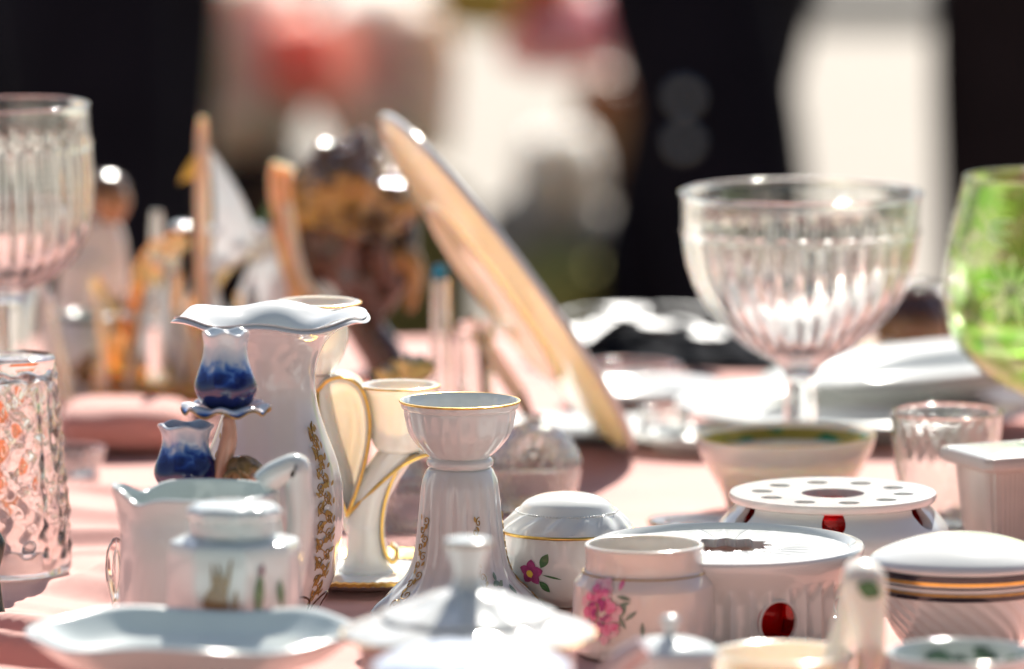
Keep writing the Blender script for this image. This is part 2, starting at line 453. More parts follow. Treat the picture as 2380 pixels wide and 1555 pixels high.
# ------------------------------------------------------------------ table and cloth
TX0, TX1, TY0, TY1 = -1.25, 1.25, 4.25, 7.12
def table():
    t = thing('market_table', 'long wooden market table hidden under the pink cloth', 'table', (0, (TY0 + TY1) / 2, 0))
    obj('table_top', box_mesh('table_top', TX1 - TX0 - 0.02, TY1 - TY0 - 0.02, 0.03, 0.004, TZ - 0.046), MAT['wood'], t)
    for sx in (-1, 1):
        for sy in (-1, 1):
            obj('leg', box_mesh('leg', 0.06, 0.06, TZ - 0.048, 0.004), MAT['wood'], t, (sx * 1.1, sy * 1.3, 0))
    FX = At(18, 5.65)
    keep = [(At(470, 5.185).X, 5.185, 0.062), (At(545, 5.02).X, 5.02, 0.05), (At(520, 5.315).X, 5.315, 0.045), (At(270, 5.36).X, 5.36, 0.012), (At(-14, 5.40).X, 5.40, 0.012), (At(448, 4.865).X, 4.865, 0.06), (At(-84, 5.84).X, 5.84, 0.02)]
    def hz(x, y):
        z = 0.0
        e = 1 / (1 + math.exp((x + 0.235) / 0.018)) * 1 / (1 + math.exp((y - 6.02) / 0.05))
        d = math.hypot(x - FX.X, y - 5.65)
        e *= min(1, max(0, (d - 0.052) / 0.05))
        for (cx, cy, rr) in keep: e *= min(1, max(0, (math.hypot(x - cx, y - cy) - rr) / 0.03))
        v = y * 0.92 + x * 0.42 + 0.13 * noise.noise((x * 4, y * 4, 3.3)) + 0.25 * (x + 0.30) ** 2
        for per, hgt, sh in ((0.165, 0.030, 0.0), (0.093, 0.007, 0.4)):
            tt = (v / per + sh) % 1.0
            q = tt / 0.2 if tt < 0.2 else 1 - (tt - 0.2) / 0.8
            q = q * q * (3 - 2 * q)
            z += e * hgt * q * (0.65 + 0.7 * noise.noise((x * 6 + sh, y * 6, 4.4)))
        z += 0.0022 * noise.noise((x * 14, y * 9, 0.2)) + 0.0011 * abs(noise.noise((x * 30, y * 22, 6.2))) - 0.0024
        return z
    xs = [TX0 + (TX1 - TX0) * i / 120 for i in range(121) if not -0.46 < TX0 + (TX1 - TX0) * i / 120 < -0.18]
    xs += [-0.46 + 0.28 * i / 90 for i in range(91)]; xs.sort()
    ys = [TY0 + (TY1 - TY0) * j / 90 for j in range(91) if not 5.1 < TY0 + (TY1 - TY0) * j / 90 < 6.15]
    ys += [5.1 + 1.05 * j / 170 for j in range(171)]; ys.sort()
    V, F = [], []; nx, ny = len(xs), len(ys)
    for y in ys:
        for x in xs: V.append((x, y, TZ + hz(x, y)))
    for j in range(ny - 1):
        for i in range(nx - 1): a = j * nx + i; F.append((a, a + 1, a + nx + 1, a + nx))
    # hanging skirt with soft pleats
    rimi = [i for i in range(nx)] + [j * nx + nx - 1 for j in range(1, ny)] + [(ny - 1) * nx + i for i in range(nx - 2, -1, -1)] + [j * nx for j in range(ny - 2, 0, -1)]
    cxm, cym = 0, (TY0 + TY1) / 2; prev = rimi
    for k in range(1, 7):
        ring = []
        for q, i in enumerate(rimi):
            x, y, z = V[i]; dx = 1 if i % nx == nx - 1 else (-1 if i % nx == 0 else 0); dy = 1 if i // nx == ny - 1 else (-1 if i // nx == 0 else 0)
            s = 0.012 + 0.02 * (k / 6) * (1 + math.sin(q * 0.35 + math.sin(q * 0.07)))
            ring.append(len(V)); V.append((x + dx * s, y + dy * s, z - 0.055 * k))
        n = len(rimi)
        for q in range(n): F.append((prev[q], ring[q], ring[(q + 1) % n], prev[(q + 1) % n]))
        prev = ring
    o = obj('tablecloth', mesh('tablecloth', V, F), MAT['pink_cloth'])
    tag(o, 'pink cotton tablecloth spread under all the crockery', 'tablecloth')
table()

# ------------------------------------------------------------------ in-focus porcelain
def tall_vase():
    a = At(631, 5.44); t = thing('vase', 'tall white porcelain vase with wide wavy lip and gold scrolls down its side', 'vase', a.loc)
    zb = a.z(1424)
    pts = [(96, 1424), (104, 1412), (112, 1398), (130, 1372), (148, 1330), (161, 1260), (166, 1170), (155, 1082), (128, 1004), (111, 950), (103, 900), (106, 852), (122, 804), (152, 768), (190, 750), (228, 743)]
    pr = spl(a.pr(pts), 5); top = pr[-1][1]; z_w = a.z(800); k = a.k
    prof = shell(pr, 0.0042, 0.006)
    def mod(th, r, z, i):
        if z > z_w:
            f = min(1, (z - z_w) / (top - z_w)); f = f * f
            wv = math.cos(6 * th + 0.5) + 0.35 * math.cos(3 * th + 1.9)
            z += f * 0.0022 * wv; r *= 1 + 0.03 * f * math.cos(6 * th + 1.6)
        # soft panels on the body and a lobed foot
        r += 0.0006 * math.cos(12 * th) * math.exp(-((z - 0.09) / 0.05) ** 2)
        if z < 0.02: r += 0.0022 * math.cos(8 * th) * (1 - z / 0.02)
        return r, z
    obj('body', lathe_mesh('body', prof, 144, mod), MAT['china_lavender'], t)
    # gold scrollwork climbing the right flank
    for th0, zc0, zc1 in ((0.88, 0.018, 0.142), (-0.9, 0.018, 0.142)):
        lines, leaves = [], []
        n = 19
        for i in range(n):
            f = i / (n - 1); z = zc0 + (zc1 - zc0) * f; wdt = 0.0105 * (0.55 + 0.6 * math.sin(PI * min(1, f * 1.1 + 0.1)))
            s = 1 if i % 2 else -1
            lines.append(scroll(s * wdt * 0.45, z, 0.0048, 1.3, random.uniform(0, 6), s))
            lines.append(scroll(-s * wdt * 0.55, z + 0.004, 0.0032, 1.1, random.uniform(0, 6), -s))
            lines.append([(s * wdt * (0.9 * math.cos(u * 0.5)), z - 0.006 + 0.0024 * u) for u in range(7)])
            leaves.append(leaf(s * wdt * 0.5, z, 0.0070, 0.0014, random.uniform(0.6, 2.5)))
            leaves.append(leaf(-s * wdt * 0.6, z + 0.002, 0.0058, 0.0012, random.uniform(0.6, 2.5)))
            if i % 3 == 0: leaves.append(blob(0, z + 0.003, 0.0022))
        obj('gold_scrolls', surf_tubes('gold_scrolls', pr, th0, 0.0, lines, 0.0004, 0.0003, mod), MAT['gold_dull'], t)
        obj('gold_leaves', decal_mesh('gold_leaves', pr, th0, 0.07, [[(x, z - 0.07) for x, z in l] for l in leaves], 0.0006, mod), MAT['gold_dull'], t)
    for i in range(8):
        th = R(31) + i * PI / 4; w = 0.012
        ln = [(w * math.cos(PI - PI * q / 14), 0.0035 + 0.0125 * math.sin(PI * q / 14) ** 0.8) for q in range(15)]
        obj('foot_arch', surf_tubes('foot_arch', pr, th, 0.012, [[(x, z - 0.0085) for x, z in ln]], 0.0009, 0.0003, mod), MAT['brown_line'], t)
    return t
tall_vase()

def candle_holder():
    a = At(1069, 5.45); t = thing('candle_holder', 'white fluted porcelain candle holder with bowl top and gold rim, in the middle', 'candle holder', a.loc)
    pts = [(198, 1424), (200, 1416, 's'), (188, 1398), (158, 1371), (128, 1340), (110, 1302), (101, 1250), (96, 1200), (92, 1150), (88, 1118), (78, 1092), (70, 1086, 's'), (77, 1079), (77, 1068), (70, 1061, 's'), (74, 1057), (98, 1034), (118, 1006), (127, 975), (130, 957), (130, 950, 's'), (136, 944), (138, 933)]
    pr = spl(a.pr(pts), 5)
    zt = a.z(1092); zb = a.z(1400)
    def mod(th, r, z, i):
        if z < zt:
            f = min(1, (zt - z) / 0.03) * min(1, max(0.25, (z) / 0.02))
            r += 0.0019 * f * (abs(math.cos(9 * th)) - 0.6)
        if z < 0.016: r += 0.004 * math.cos(9 * th) * (1 - z / 0.016)
        if z > a.z(1050) : r += 0.0004 * math.cos(18 * th)
        return r, z
    full = pr + [(0.1355 / 0.138 * 138 * a.k, pr[-1][1] + 0.0012), (133 * a.k, pr[-1][1] + 0.0006), (128 * a.k, a.z(948)), (123 * a.k, a.z(975)), (100 * a.k, a.z(1020)), (0, a.z(1040))]
    full = [(0, 0.004), (180 * a.k, 0.004)] + full
    obj('body', lathe_mesh('body', full, 144, mod), MAT['china_lavender'], t)
    zr = pr[-1][1]
    ring = [(138.6 * a.k * math.sin(2 * PI * i / 96), -138.6 * a.k * math.cos(2 * PI * i / 96), zr + 0.0004) for i in range(96)]
    obj('gold_rim', tube_mesh('gold_rim', ring, 0.0009, 8, True), MAT['gold'], t)
    for th0 in (-0.98, 0.42, 1.75, 3.2):
        lines, lv = [], []
        for i in range(10):
            z = 0.012 + 0.0068 * i; s = 1 if i % 2 else -1
            lines.append(scroll(s * 0.0022, z, 0.0036, 1.2, random.uniform(0, 6), s))
            lv.append(leaf(-s * 0.002, z, 0.005, 0.0011, random.uniform(0.8, 2.3)))
        obj('gold_scrolls', surf_tubes('gold_scrolls', pr, th0, 0.0, lines, 0.0004, 0.0005, mod), MAT['gold_dull'], t)
        obj('gold_leaves', decal_mesh('gold_leaves', pr, th0, 0.04, [[(x, z - 0.04) for x, z in l] for l in lv], 0.0007, mod), MAT['gold_dull'], t)
    lv = [leaf(0.004 * i, 0.003 * (i % 2), 0.007, 0.0018, R(30 + 60 * i)) for i in range(5)]
    obj('painted_leaves', decal_mesh('painted_leaves', pr, 0.62, 0.026, lv, 0.0007, mod), MAT['leaf_grey'], t)
candle_holder()

def flower_on(t, prof, th, z, s, petal='flower_purple', heart='flower_yellow', lf='leaf_green', mod=None):
    pet = [leaf(0, 0, 0.010 * s, 0.0038 * s, R(18 + 72 * i + random.uniform(-12, 12))) for i in range(5)]
    obj('painted_leaf', decal_mesh('painted_leaf', prof, th, z, [leaf(0.008 * s, 0.004 * s, 0.012 * s, 0.0032 * s, R(62)), leaf(0.006 * s, -0.006 * s, 0.011 * s, 0.003 * s, R(-48)), leaf(0.009 * s, -0.001 * s, 0.015 * s, 0.0008 * s, R(-12))], 0.0004, mod), MAT[lf], t)
    obj('painted_petals', decal_mesh('painted_petals', prof, th, z, pet, 0.0007, mod), MAT[petal], t)
    obj('painted_heart', decal_mesh('painted_heart', prof, th, z, [blob(-0.001 * s, -0.001 * s, 0.0026 * s)], 0.0012, mod), MAT[heart], t)

def sugar_bowl():
    a = At(1317, 5.50); t = thing('sugar_bowl', 'lidded white sugar bowl with gold rim and purple flower behind the candle holder', 'sugar bowl', a.loc)
    k = a.k
    pr = spl(a.pr([(84, 1399), (92, 1392), (118, 1372), (140, 1335), (149, 1290), (148, 1258), (146, 1236)]), 5)
    obj('bowl', lathe_mesh('bowl', shell(pr, 0.004), 96, lambda th, r, z, i: (r * (1 + 0.006 * math.cos(8 * th)), z)), MAT['china_white'], t)
    lid = spl(a.pr([(140, 1233), (153, 1231), (154, 1225), (142, 1209), (120, 1190), (116, 1187, 's'), (112, 1182), (96, 1164), (66, 1151), (30, 1145), (0, 1143)]), 5)
    zl = a.z(1187)
    def lm(th, r, z, i):
        if z < zl: r += 0; z += 0.0015 * math.sin(th * 14 + r * 220) * min(1, (r - 0.036) / 0.006) * (1 if r < 152 * k else 0)
        return r, z
    lo = obj('lid', lathe_mesh('lid', [(0, a.z(1236))] + lid, 144, lm), MAT['china_white'], t)
    n = 90
    bv, bf = [], []
    for i in range(n):   # beaded ring pressed into the lid
        th = 2 * PI * i / n; r = 117.5 * k; c = Vector((r * math.sin(th), -r * math.cos(th), zl + 0.0004)); b = len(bv)
        for d in ((1, 0, 0), (-1, 0, 0), (0, 1, 0), (0, -1, 0), (0, 0, 1), (0, 0, -1)): bv.append(c + Vector(d) * 0.0009)
        for f in ((0, 2, 4), (2, 1, 4), (1, 3, 4), (3, 0, 4), (2, 0, 5), (1, 2, 5), (3, 1, 5), (0, 3, 5)): bf.append(tuple(b + q for q in f))
    obj('bead_ring', mesh('bead_ring', bv, bf), MAT['china_white'], lo)
    ring = [(154.5 * k * math.sin(2 * PI * i / 96), -154.5 * k * math.cos(2 * PI * i / 96), a.z(1230)) for i in range(96)]
    obj('gold_rim', tube_mesh('gold_rim', ring, 0.0013, 8, True), MAT['gold'], lo)
    flower_on(t, pr, -0.60, a.z(1312), 1.05)
    flower_on(t, pr, 1.5, a.z(1312), 1.05)
sugar_bowl()

def fluted_warmer():
    a = At(1690, 5.36); t = thing('teapot_warmer', 'large fluted white teapot warmer with oval holes and a red glass light inside', 'teapot warmer', a.loc)
    k = a.k; H = a.z(1262)
    outer = spl([(298 * k, 0.0), (300 * k, 0.004), (298 * k, H - 0.024, 's'), (300 * k, H - 0.019), (316 * k, H - 0.009), (320 * k, H - 0.003), (316 * k, H)], 5)
    # wall of even profile, with rounded flutes
    wall = [(274 * k, 0.0)] + outer + [(300 * k, H + 0.0008), (284 * k, H - 0.003), (277 * k, H - 0.008), (274 * k, 0.0)]
    zf = H - 0.024
    rows = []
    for (r, z) in wall[:-1]: rows.append((r, z))
    # more rows down the fluted wall
    dense = []
    for (r0, z0), (r1, z1) in zip(rows[:-1], rows[1:]):
        dense.append((r0, z0))
        if abs(z1 - z0) > 0.006:
            m = int(abs(z1 - z0) / 0.004)
            dense += [(r0 + (r1 - r0) * q / m, z0 + (z1 - z0) * q / m) for q in range(1, m)]
    dense.append(rows[-1])
    def mod(th, r, z, i):
        if r > 292 * k and z < zf + 0.004:
            f = 1 if z < zf - 0.006 else max(0, (zf + 0.004 - z) / 0.010)
            r -= 0.0050 * f * abs(math.sin(20 * th))
        return r, z
    wo = obj('wall', lathe_mesh('wall', dense, 528, mod, 60, closed=True), MAT['china_white'])
    cuts = []
    zc = a.z(1404)
    for i in range(8):
        th = R(22.5) + i * PI / 4; d = Vector((math.sin(th), -math.cos(th), 0))
        cuts.append(cyl_mesh('c', d * 296 * k + Vector((0, 0, zc)), d, 48 * k, 51 * k, 0.05, 40))
    cut(wo, cuts); wo.parent = t
    # collars round the holes
    for i in range(8):
        th = R(22.5) + i * PI / 4; d = Vector((math.sin(th), -math.cos(th), 0)); x = Vector((math.cos(th), math.sin(th), 0))
        pth = [d * 291.5 * k + Vector((0, 0, zc)) + x * math.cos(q * PI / 20) * 48 * k + Vector((0, 0, math.sin(q * PI / 20) * 51 * k)) for q in range(40)]
        obj('hole_collar', tube_mesh('hole_collar', pth, 0.0010, 8, True), MAT['china_white'], t)
    # ribbed top plate with scalloped opening
    V, F = [], []; n = 240; m = 14
    for s in (0, 1):
        for j in range(m + 1):
            f = j / m
            for i in range(n):
                th = 2 * PI * i / n
                ri = (97 + 9 * math.cos(12 * th)) * k; r = ri + (284 * k - ri) * f
                z = H - 0.0035
                if s == 0: z += 0.0018 * max(0, math.cos(28 * th)) ** 2 * math.sin(PI * f) ** 0.5 + 0.002 * math.exp(-(f / 0.06) ** 2)
                else: z -= 0.004
                V.append((r * math.sin(th), -r * math.cos(th), z))
    q = (m + 1) * n
    for j in range(m):
        for i in range(n):
            p = (i + 1) % n; A = j * n
            F.append((A + i, A + n + i, A + n + p, A + p)); F.append((q + A + i, q + A + p, q + A + n + p, q + A + n + i))
    for i in range(n): F.append((i, (i + 1) % n, q + (i + 1) % n, q + i))
    obj('top_plate', mesh('top_plate', V, F, True, 60), MAT['china_white'], t)
    # red glass light standing inside, seen through the holes
    b = thing('tealight_glass', 'red glass candle cup inside the fluted warmer', 'candle glass', (a.X + 60 * k, a.Y - 0.030, TZ + 0.001))
    gp = spl([(0.030, 0), (0.034, 0.003), (0.037, 0.02), (0.0385, H - 0.016)], 4)
    obj('cup', lathe_mesh('cup', shell(gp, 0.003, 0.006), 10, None, 20), MAT['glass_red'], b)
    obj('candle', lathe_mesh('candle', spl([(0, 0.0065), (0.030, 0.0065), (0.031, 0.012), (0.031, 0.030), (0.028, 0.033), (0.004, 0.031), (0, 0.031)], 3), 40), pbr('red_wax', (0.65, 0.02, 0.02), 0.4, sss=0.4), b)
fluted_warmer()

def round_warmer():
    a = At(1936, 5.60); t = thing('teapot_warmer', 'round white teapot warmer with ring of holes in its flat top', 'teapot warmer', a.loc); k = a.k
    pr = spl(a.pr([(226, 1335), (240, 1328), (262, 1290), (270, 1250), (266, 1220), (244, 1192), (228, 1176), (222, 1166), (221, 1160)]), 5)
    wall = pr + [(205 * k, a.z(1160)), (212 * k, a.z(1180)), (248 * k, a.z(1230)), (250 * k, a.z(1290)), (214 * k, a.z(1335))]
    wo = obj('wall', lathe_mesh('wall', wall, 128, None, 50, closed=True), MAT['china_cool'])
    cs = []
    for i in range(6):
        th = R(-2) + i * PI / 3; z = a.z(1186); r = rad_at(pr, z); d = Vector((math.sin(th), -math.cos(th), 0))
        cs.append(cyl_mesh('c', d * r * 0.95 + Vector((0, 0, z + 0.002)), d, 27 * k, 31 * k, 0.05, 28, 0.2))
    cut(wo, cs); wo.parent = t
    zt = a.z(1147)
    disc = [(0, zt - 0.006), (228 * k, zt - 0.006), (238 * k, zt - 0.0045), (241.5 * k, zt - 0.0015), (239 * k, zt + 0.0012), (225 * k, zt + 0.001), (0, zt)]
    do = obj('lid_plate', lathe_mesh('lid_plate', disc, 128, None, 35), MAT['china_white'])
    cs = [cyl_mesh('c', (0, 0, zt), (0, 0, 1), 73 * k, 73 * k, 0.04, 40)]
    for i in range(10):
        th = 2 * PI * i / 10 + 0.18; cs.append(cyl_mesh('c', (165 * k * math.sin(th), -165 * k * math.cos(th), zt), (0, 0, 1), 25 * k, 25 * k, 0.04, 24))
    cut(do, cs); do.parent = t
    b = thing('tealight_glass', 'red glass candle cup inside the round warmer with flat top', 'candle glass', (a.X, a.Y, TZ + 0.001))
    gp = spl([(0.056, 0), (0.060, 0.003), (0.066, 0.02), (0.0675, a.z(1176))], 4)
    obj('cup', lathe_mesh('cup', shell(gp, 0.003, 0.006), 40), MAT['glass_red'], b)
    obj('candle', lathe_mesh('candle', spl([(0, 0.0065), (0.050, 0.0065), (0.051, 0.012), (0.052, 0.026), (0.048, 0.028), (0.004, 0.027), (0, 0.027)], 3), 40), MAT['red_wax'], b)
round_warmer()

def jar():
    a = At(1497, 5.27); t = thing('jar', 'open white porcelain jar with narrow gold line and pink rose', 'jar', a.loc); k = a.k
    pr = spl(a.pr([(148, 1519), (158, 1512), (163, 1490), (164, 1420), (163, 1366), (159, 1350), (142, 1326), (138, 1318), (137, 1296), (139, 1268)]), 5)
    mod = lambda th, r, z, i: (r * (1 + 0.010 * math.cos(8 * th + 0.4) * (1 if z < a.z(1345) else 0.2)), z)
    obj('body', lathe_mesh('body', shell(pr, 0.0036), 128, mod), MAT['china_warm'], t)
    z = a.z(1327); r = rad_at(pr, z)
    obj('gold_line', tube_mesh('gold_line', [on(pr, 2 * PI * i / 96, z, 0.0001) for i in range(96)], 0.0006, 6, True), MAT['gold_dull'], t)
    for th0 in (-0.66, 1.9):
        zc = a.z(1400)
        for nm, m, n, R0, Lp, Wp in (('painted_petals', 'rose_pale', 26, 0.015, 0.0095, 0.0042), ('painted_rose', 'flower_pink', 20, 0.012, 0.0085, 0.0030), ('painted_heart', 'flower_purple', 9, 0.006, 0.006, 0.0016)):
            ps = []
            for i in range(n):
                an = i * 2.399 + random.uniform(-.3, .3); rr = R0 * math.sqrt((i + 0.5) / n)
                ps.append(leaf(rr * math.cos(an) * 0.9, rr * 1.35 * math.sin(an), Lp * random.uniform(.8, 1.2), Wp, an + 1.35))
            obj(nm, decal_mesh(nm, pr, th0, zc, ps, 0.0005 if nm == 'painted_petals' else 0.0018 if nm == 'painted_rose' else 0.0030, mod), MAT[m], t)
        lv = [leaf(0.012 + 0.004 * i, 0.004 - 0.010 * (i % 3) + 0.002 * i, 0.012, 0.0016, R(20 + 50 * i)) for i in range(6)]
        obj('painted_leaves', decal_mesh('painted_leaves', pr, th0, zc, lv, 0.0004, mod), MAT['leaf_grey'], t)
        obj('painted_bud', decal_mesh('painted_bud', pr, th0, zc, [leaf(0.014, 0.016, 0.009, 0.002, R(75))], 0.0004, mod), MAT['flower_pink'], t)
jar()

def banded_dish():
    a = At(2236, 5.30); t = thing('lidded_dish', 'white lidded dish with black and gold bands at the right edge', 'dish', a.loc); k = a.k
    pr = spl(a.pr([(120, 1503), (135, 1496), (160, 1465), (180, 1425), (194, 1390), (203, 1362), (207, 1340)]), 6)
    zt = a.z(1355)
    def mod(th, r, z, i):
        f = max(0, min(1, (zt - z) / 0.006)) * min(1, z / 0.01)
        return r - 0.0016 * f * abs(math.sin(13 * (th + z * 22))), z
    obj('bowl', lathe_mesh('bowl', shell(pr, 0.004), 220, mod), MAT['china_white'], t)
    lid = spl(a.pr([(200, 1341), (208, 1340), (211, 1330), (213, 1312), (216, 1304), (215, 1297), (200, 1284), (160, 1266), (100, 1248), (40, 1240), (0, 1239)]), 6)
    lo = obj('lid', lathe_mesh('lid', [(0, a.z(1344))] + lid, 128), MAT['china_white'], t)
    def band(nm, y0, y1, m, par, pf, off=0.0005):
        z0, z1 = a.z(y0), a.z(y1); P = [(rad_at(pf, z0 + (z1 - z0) * i / 4) + off, z0 + (z1 - z0) * i / 4) for i in range(5)]
        obj(nm, lathe_mesh(nm, P, 128), MAT[m], par)
    band('black_band', 1323, 1309, 'black_glaze', lo, lid, 0.0008); band('gold_band', 1332, 1324, 'gold', lo, lid, 0.0008); band('black_line', 1340, 1336, 'black_glaze', lo, lid, 0.0008)
    band('black_line', 1368, 1357, 'black_glaze', t, pr, 0.0014); band('gold_line', 1356, 1350, 'gold_dull', t, pr, 0.0014)
banded_dish()

def knobbly_glass():
    a = At(18, 5.65); k = a.k
    pr = spl(a.pr([(118, 1345), (136, 1338), (146, 1318), (147, 1290), (141, 1200), (132, 1080), (123, 960), (116, 860), (114, 834), (108, 826)]), 8)
    zt = a.z(850); zb = a.z(1285)
    def mod(th, r, z, i):
        if zb < z < zt:
            f = min(1, (zt - z) / 0.012) * min(1, (z - zb) / 0.012)
            u = th * 11; v = z * 230
            r += f * (0.0022 * math.sin(u + 0.8 * math.sin(v * 0.5)) * math.sin(v) + 0.0014 * noise.noise((th * 5, z * 90, 2.0)))
        return r, z
    inner = [(100 * k, a.z(1318)), (112 * k, a.z(1290)), (110 * k, a.z(1150)), (100 * k, a.z(960)), (92 * k, a.z(880)), (60 * k, a.z(868)), (0, a.z(866))]
    prof = [(104 * k, 0.0)] + pr + [(60 * k, pr[-1][1] + 0.0006), (0, pr[-1][1] + 0.0008)]
    full = list(reversed(inner)) + prof
    o = obj('tumbler', lathe_mesh('tumbler', full, 160, mod, 60), MAT['glass_clear'], None, a.loc)
    tag(o, 'heavy knobbly clear glass upturned tumbler at the left edge', 'glass')
    b = At(-84, 5.84); k = b.k
    pr = spl(b.pr([(34, 1238), (42, 1225), (56, 1140), (58, 1060), (52, 980), (40, 930), (30, 902), (34, 880)]), 6)
    o = obj('amber_vase', lathe_mesh('amber_vase', shell(pr, 0.004), 64, lambda th, r, z, i: (r * (1 + 0.04 * math.cos(10 * th + z * 60)), z)), MAT['glass_amber'], None, b.loc)
    tag(o, 'amber glass vase seen through the knobbly tumbler', 'vase')
knobbly_glass()

# ------------------------------------------------------------------ candelabrum with ribbon arms on its gold rimmed tray
def ribbon_candelabrum():
    p = At(850, 5.60); k = p.k
    t = thing('tray', 'round white tray with broad gold woven rim under the ribbon candelabrum', 'tray', p.loc)
    pr = spl([(0.05, 0.0), (0.056, 0.001), (0.068, 0.004), (0.092, 0.010)], 5)
    obj('plate', lathe_mesh('plate', shell(pr, 0.003, 0.0035), 96), MAT['china_white'], t)
    obj('gold_rim', lathe_mesh('gold_rim', [(0.069, 0.0084), (0.074, 0.0098), (0.080, 0.0113), (0.0885, 0.0133), (0.0924, 0.0124), (0.0922, 0.0100)], 160, lambda th, r, z, i: (r, z + 0.00045 * math.cos(80 * th) * math.cos(r * 1500))), MAT['gold'], t)
    a = At(850, 5.63, TZ + 0.0042); k = a.k
    c = thing('candelabrum', 'cream porcelain candelabrum with two cups on gold edged ribbon arms', 'candelabrum', a.loc)
    X = lambda px: (px - 850) * k
    # cups
    def cup(cx, yo, pts):
        b = At(cx, a.Y, a.base); pr = spl([(r * k, a.z(py)) for r, py in pts], 5)
        o = obj('candle_cup', lathe_mesh('candle_cup', shell(pr, 0.003), 72), MAT['china_cream'], c, (X(cx), yo, 0))
        r, z = pr[-1]
        obj('gold_rim', tube_mesh('gold_rim', [((r + 0.0001) * math.sin(2 * PI * i / 72), -(r + 0.0001) * math.cos(2 * PI * i / 72), z + 0.0003) for i in range(72)], 0.0008, 6, True), MAT['gold'], o)
    cup(740, 0.0, [(30, 868), (44, 850), (62, 820), (70, 790), (70, 765), (66, 745), (70, 732), (92, 712), (100, 704)])
    cup(930, 0.0, [(40, 1050), (56, 1042), (66, 1020), (70, 990), (72, 950), (80, 915), (92, 897)])
    # central stem
    st = spl([(r * k, a.z(py)) for r, py in ((66, 1330), (64, 1322), (52, 1308), (46, 1280), (44, 1240), (42, 1190), (34, 1150))], 4)
    obj('stem', lathe_mesh('stem', [(0, st[0][1])] + st + [(0, st[-1][1])], 48), MAT['china_cream'], c)
    # ribbons: closed curves in the X-Z plane swept with width along Y, gold on both edges
    def ribbon(pts, wd, th, yo=0.0):
        path = smooth_path([(X(x), 0, a.z(y)) for x, y in pts], 7)
        V, F = [], []; n = len(path)
        for i, q in enumerate(path):
            d = (path[min(i + 1, n - 1)] - path[max(i - 1, 0)]).normalized(); nn = Vector((-d.z, 0, d.x))
            f = i / (n - 1); w = wd * (0.45 + 0.55 * math.sin(PI * f) ** 0.6)
            for s, e in ((-1, -1), (1, -1), (1, 1), (-1, 1)):
                V.append(q + nn * th * 0.5 * e + Vector((0, s * w * 0.5 + yo, 0)))
        for i in range(n - 1):
            for j in range(4): F.append((i * 4 + j, i * 4 + (j + 1) % 4, i * 4 + 4 + (j + 1) % 4, i * 4 + 4 + j))
        F.append((0, 1, 2, 3)); F.append((n * 4 - 1, n * 4 - 2, n * 4 - 3, n * 4 - 4))
        o = obj('ribbon_arm', mesh('ribbon_arm', V, F, True, 50), MAT['china_cream'], c)
        e0 = [(V[i * 4] + V[i * 4 + 3]) * 0.5 for i in range(n)]; e1 = [(V[i * 4 + 1] + V[i * 4 + 2]) * 0.5 for i in range(n)]
        obj('gold_edge', tube_mesh('gold_edge', [e0, e1], th * 0.42, 6), MAT['gold'], o)
    ribbon([(806, 1196), (838, 1110), (858, 1020), (858, 950), (838, 893), (800, 872), (764, 880), (740, 905)], 0.034, 0.0036)
    ribbon([(740, 905), (744, 990), (770, 1090), (806, 1190)], 0.034, 0.003)
    # leaf shaped web that fills the left loop
    outl = smooth_path([(806, 1190, 0), (838, 1110, 0), (855, 1020, 0), (855, 950, 0), (836, 897, 0), (800, 877, 0), (766, 885, 0), (744, 910, 0), (748, 990, 0), (772, 1090, 0)], 5, True)
    V = [Vector((X(800), 0.014, a.z(1010)))]; n = len(outl)
    for f, d in ((0.4, 0.013), (0.75, 0.008), (1.0, 0.0)):
        for q in outl: V.append(Vector((X(800) + (X(q.x) - X(800)) * f, d + 0.004, a.z(1010) + (a.z(q.y) - a.z(1010)) * f)))
    V += [v + Vector((0, 0.0025, 0)) for v in V]
    m = len(V) // 2; F = []
    for s in (0, m):
        for i in range(n):
            j = (i + 1) % n; F.append((s, s + 1 + i, s + 1 + j))
            for q in range(2): F.append((s + 1 + q * n + i, s + 1 + (q + 1) * n + i, s + 1 + (q + 1) * n + j, s + 1 + q * n + j))
    obj('web', mesh('web', V, F), MAT['china_cream'], c)
    ribbon([(806, 1196), (850, 1150), (905, 1100), (950, 1068), (1000, 1050), (1035, 1056)], 0.030, 0.0036)
    ribbon([(990, 1054), (950, 1062), (918, 1100), (896, 1160), (888, 1220), (893, 1270), (908, 1300), (920, 1296), (922, 1276), (910, 1266)], 0.024, 0.0034)
    # shoulder joining cup two, arm and stem
    sh = tube_mesh('shoulder', smooth_path([(X(846), 0, a.z(1225)), (X(862), 0, a.z(1150)), (X(893), 0, a.z(1095)), (X(926), 0, a.z(1050)), (X(930), 0, a.z(1040))], 6), lambda f: (46 - 10 * f) * k, 20)
    obj('shoulder', sh, MAT['china_cream'], c)
    sh = tube_mesh('shoulder', smooth_path([(X(838), 0.012, a.z(1225)), (X(800), 0.016, a.z(1160)), (X(762), 0.016, a.z(1040)), (X(738), 0.010, a.z(920)), (X(740), 0.0, a.z(860))], 6), lambda f: (40 - 12 * f) * k, 20)
    obj('shoulder', sh, MAT['china_cream'], c)
ribbon_candelabrum()

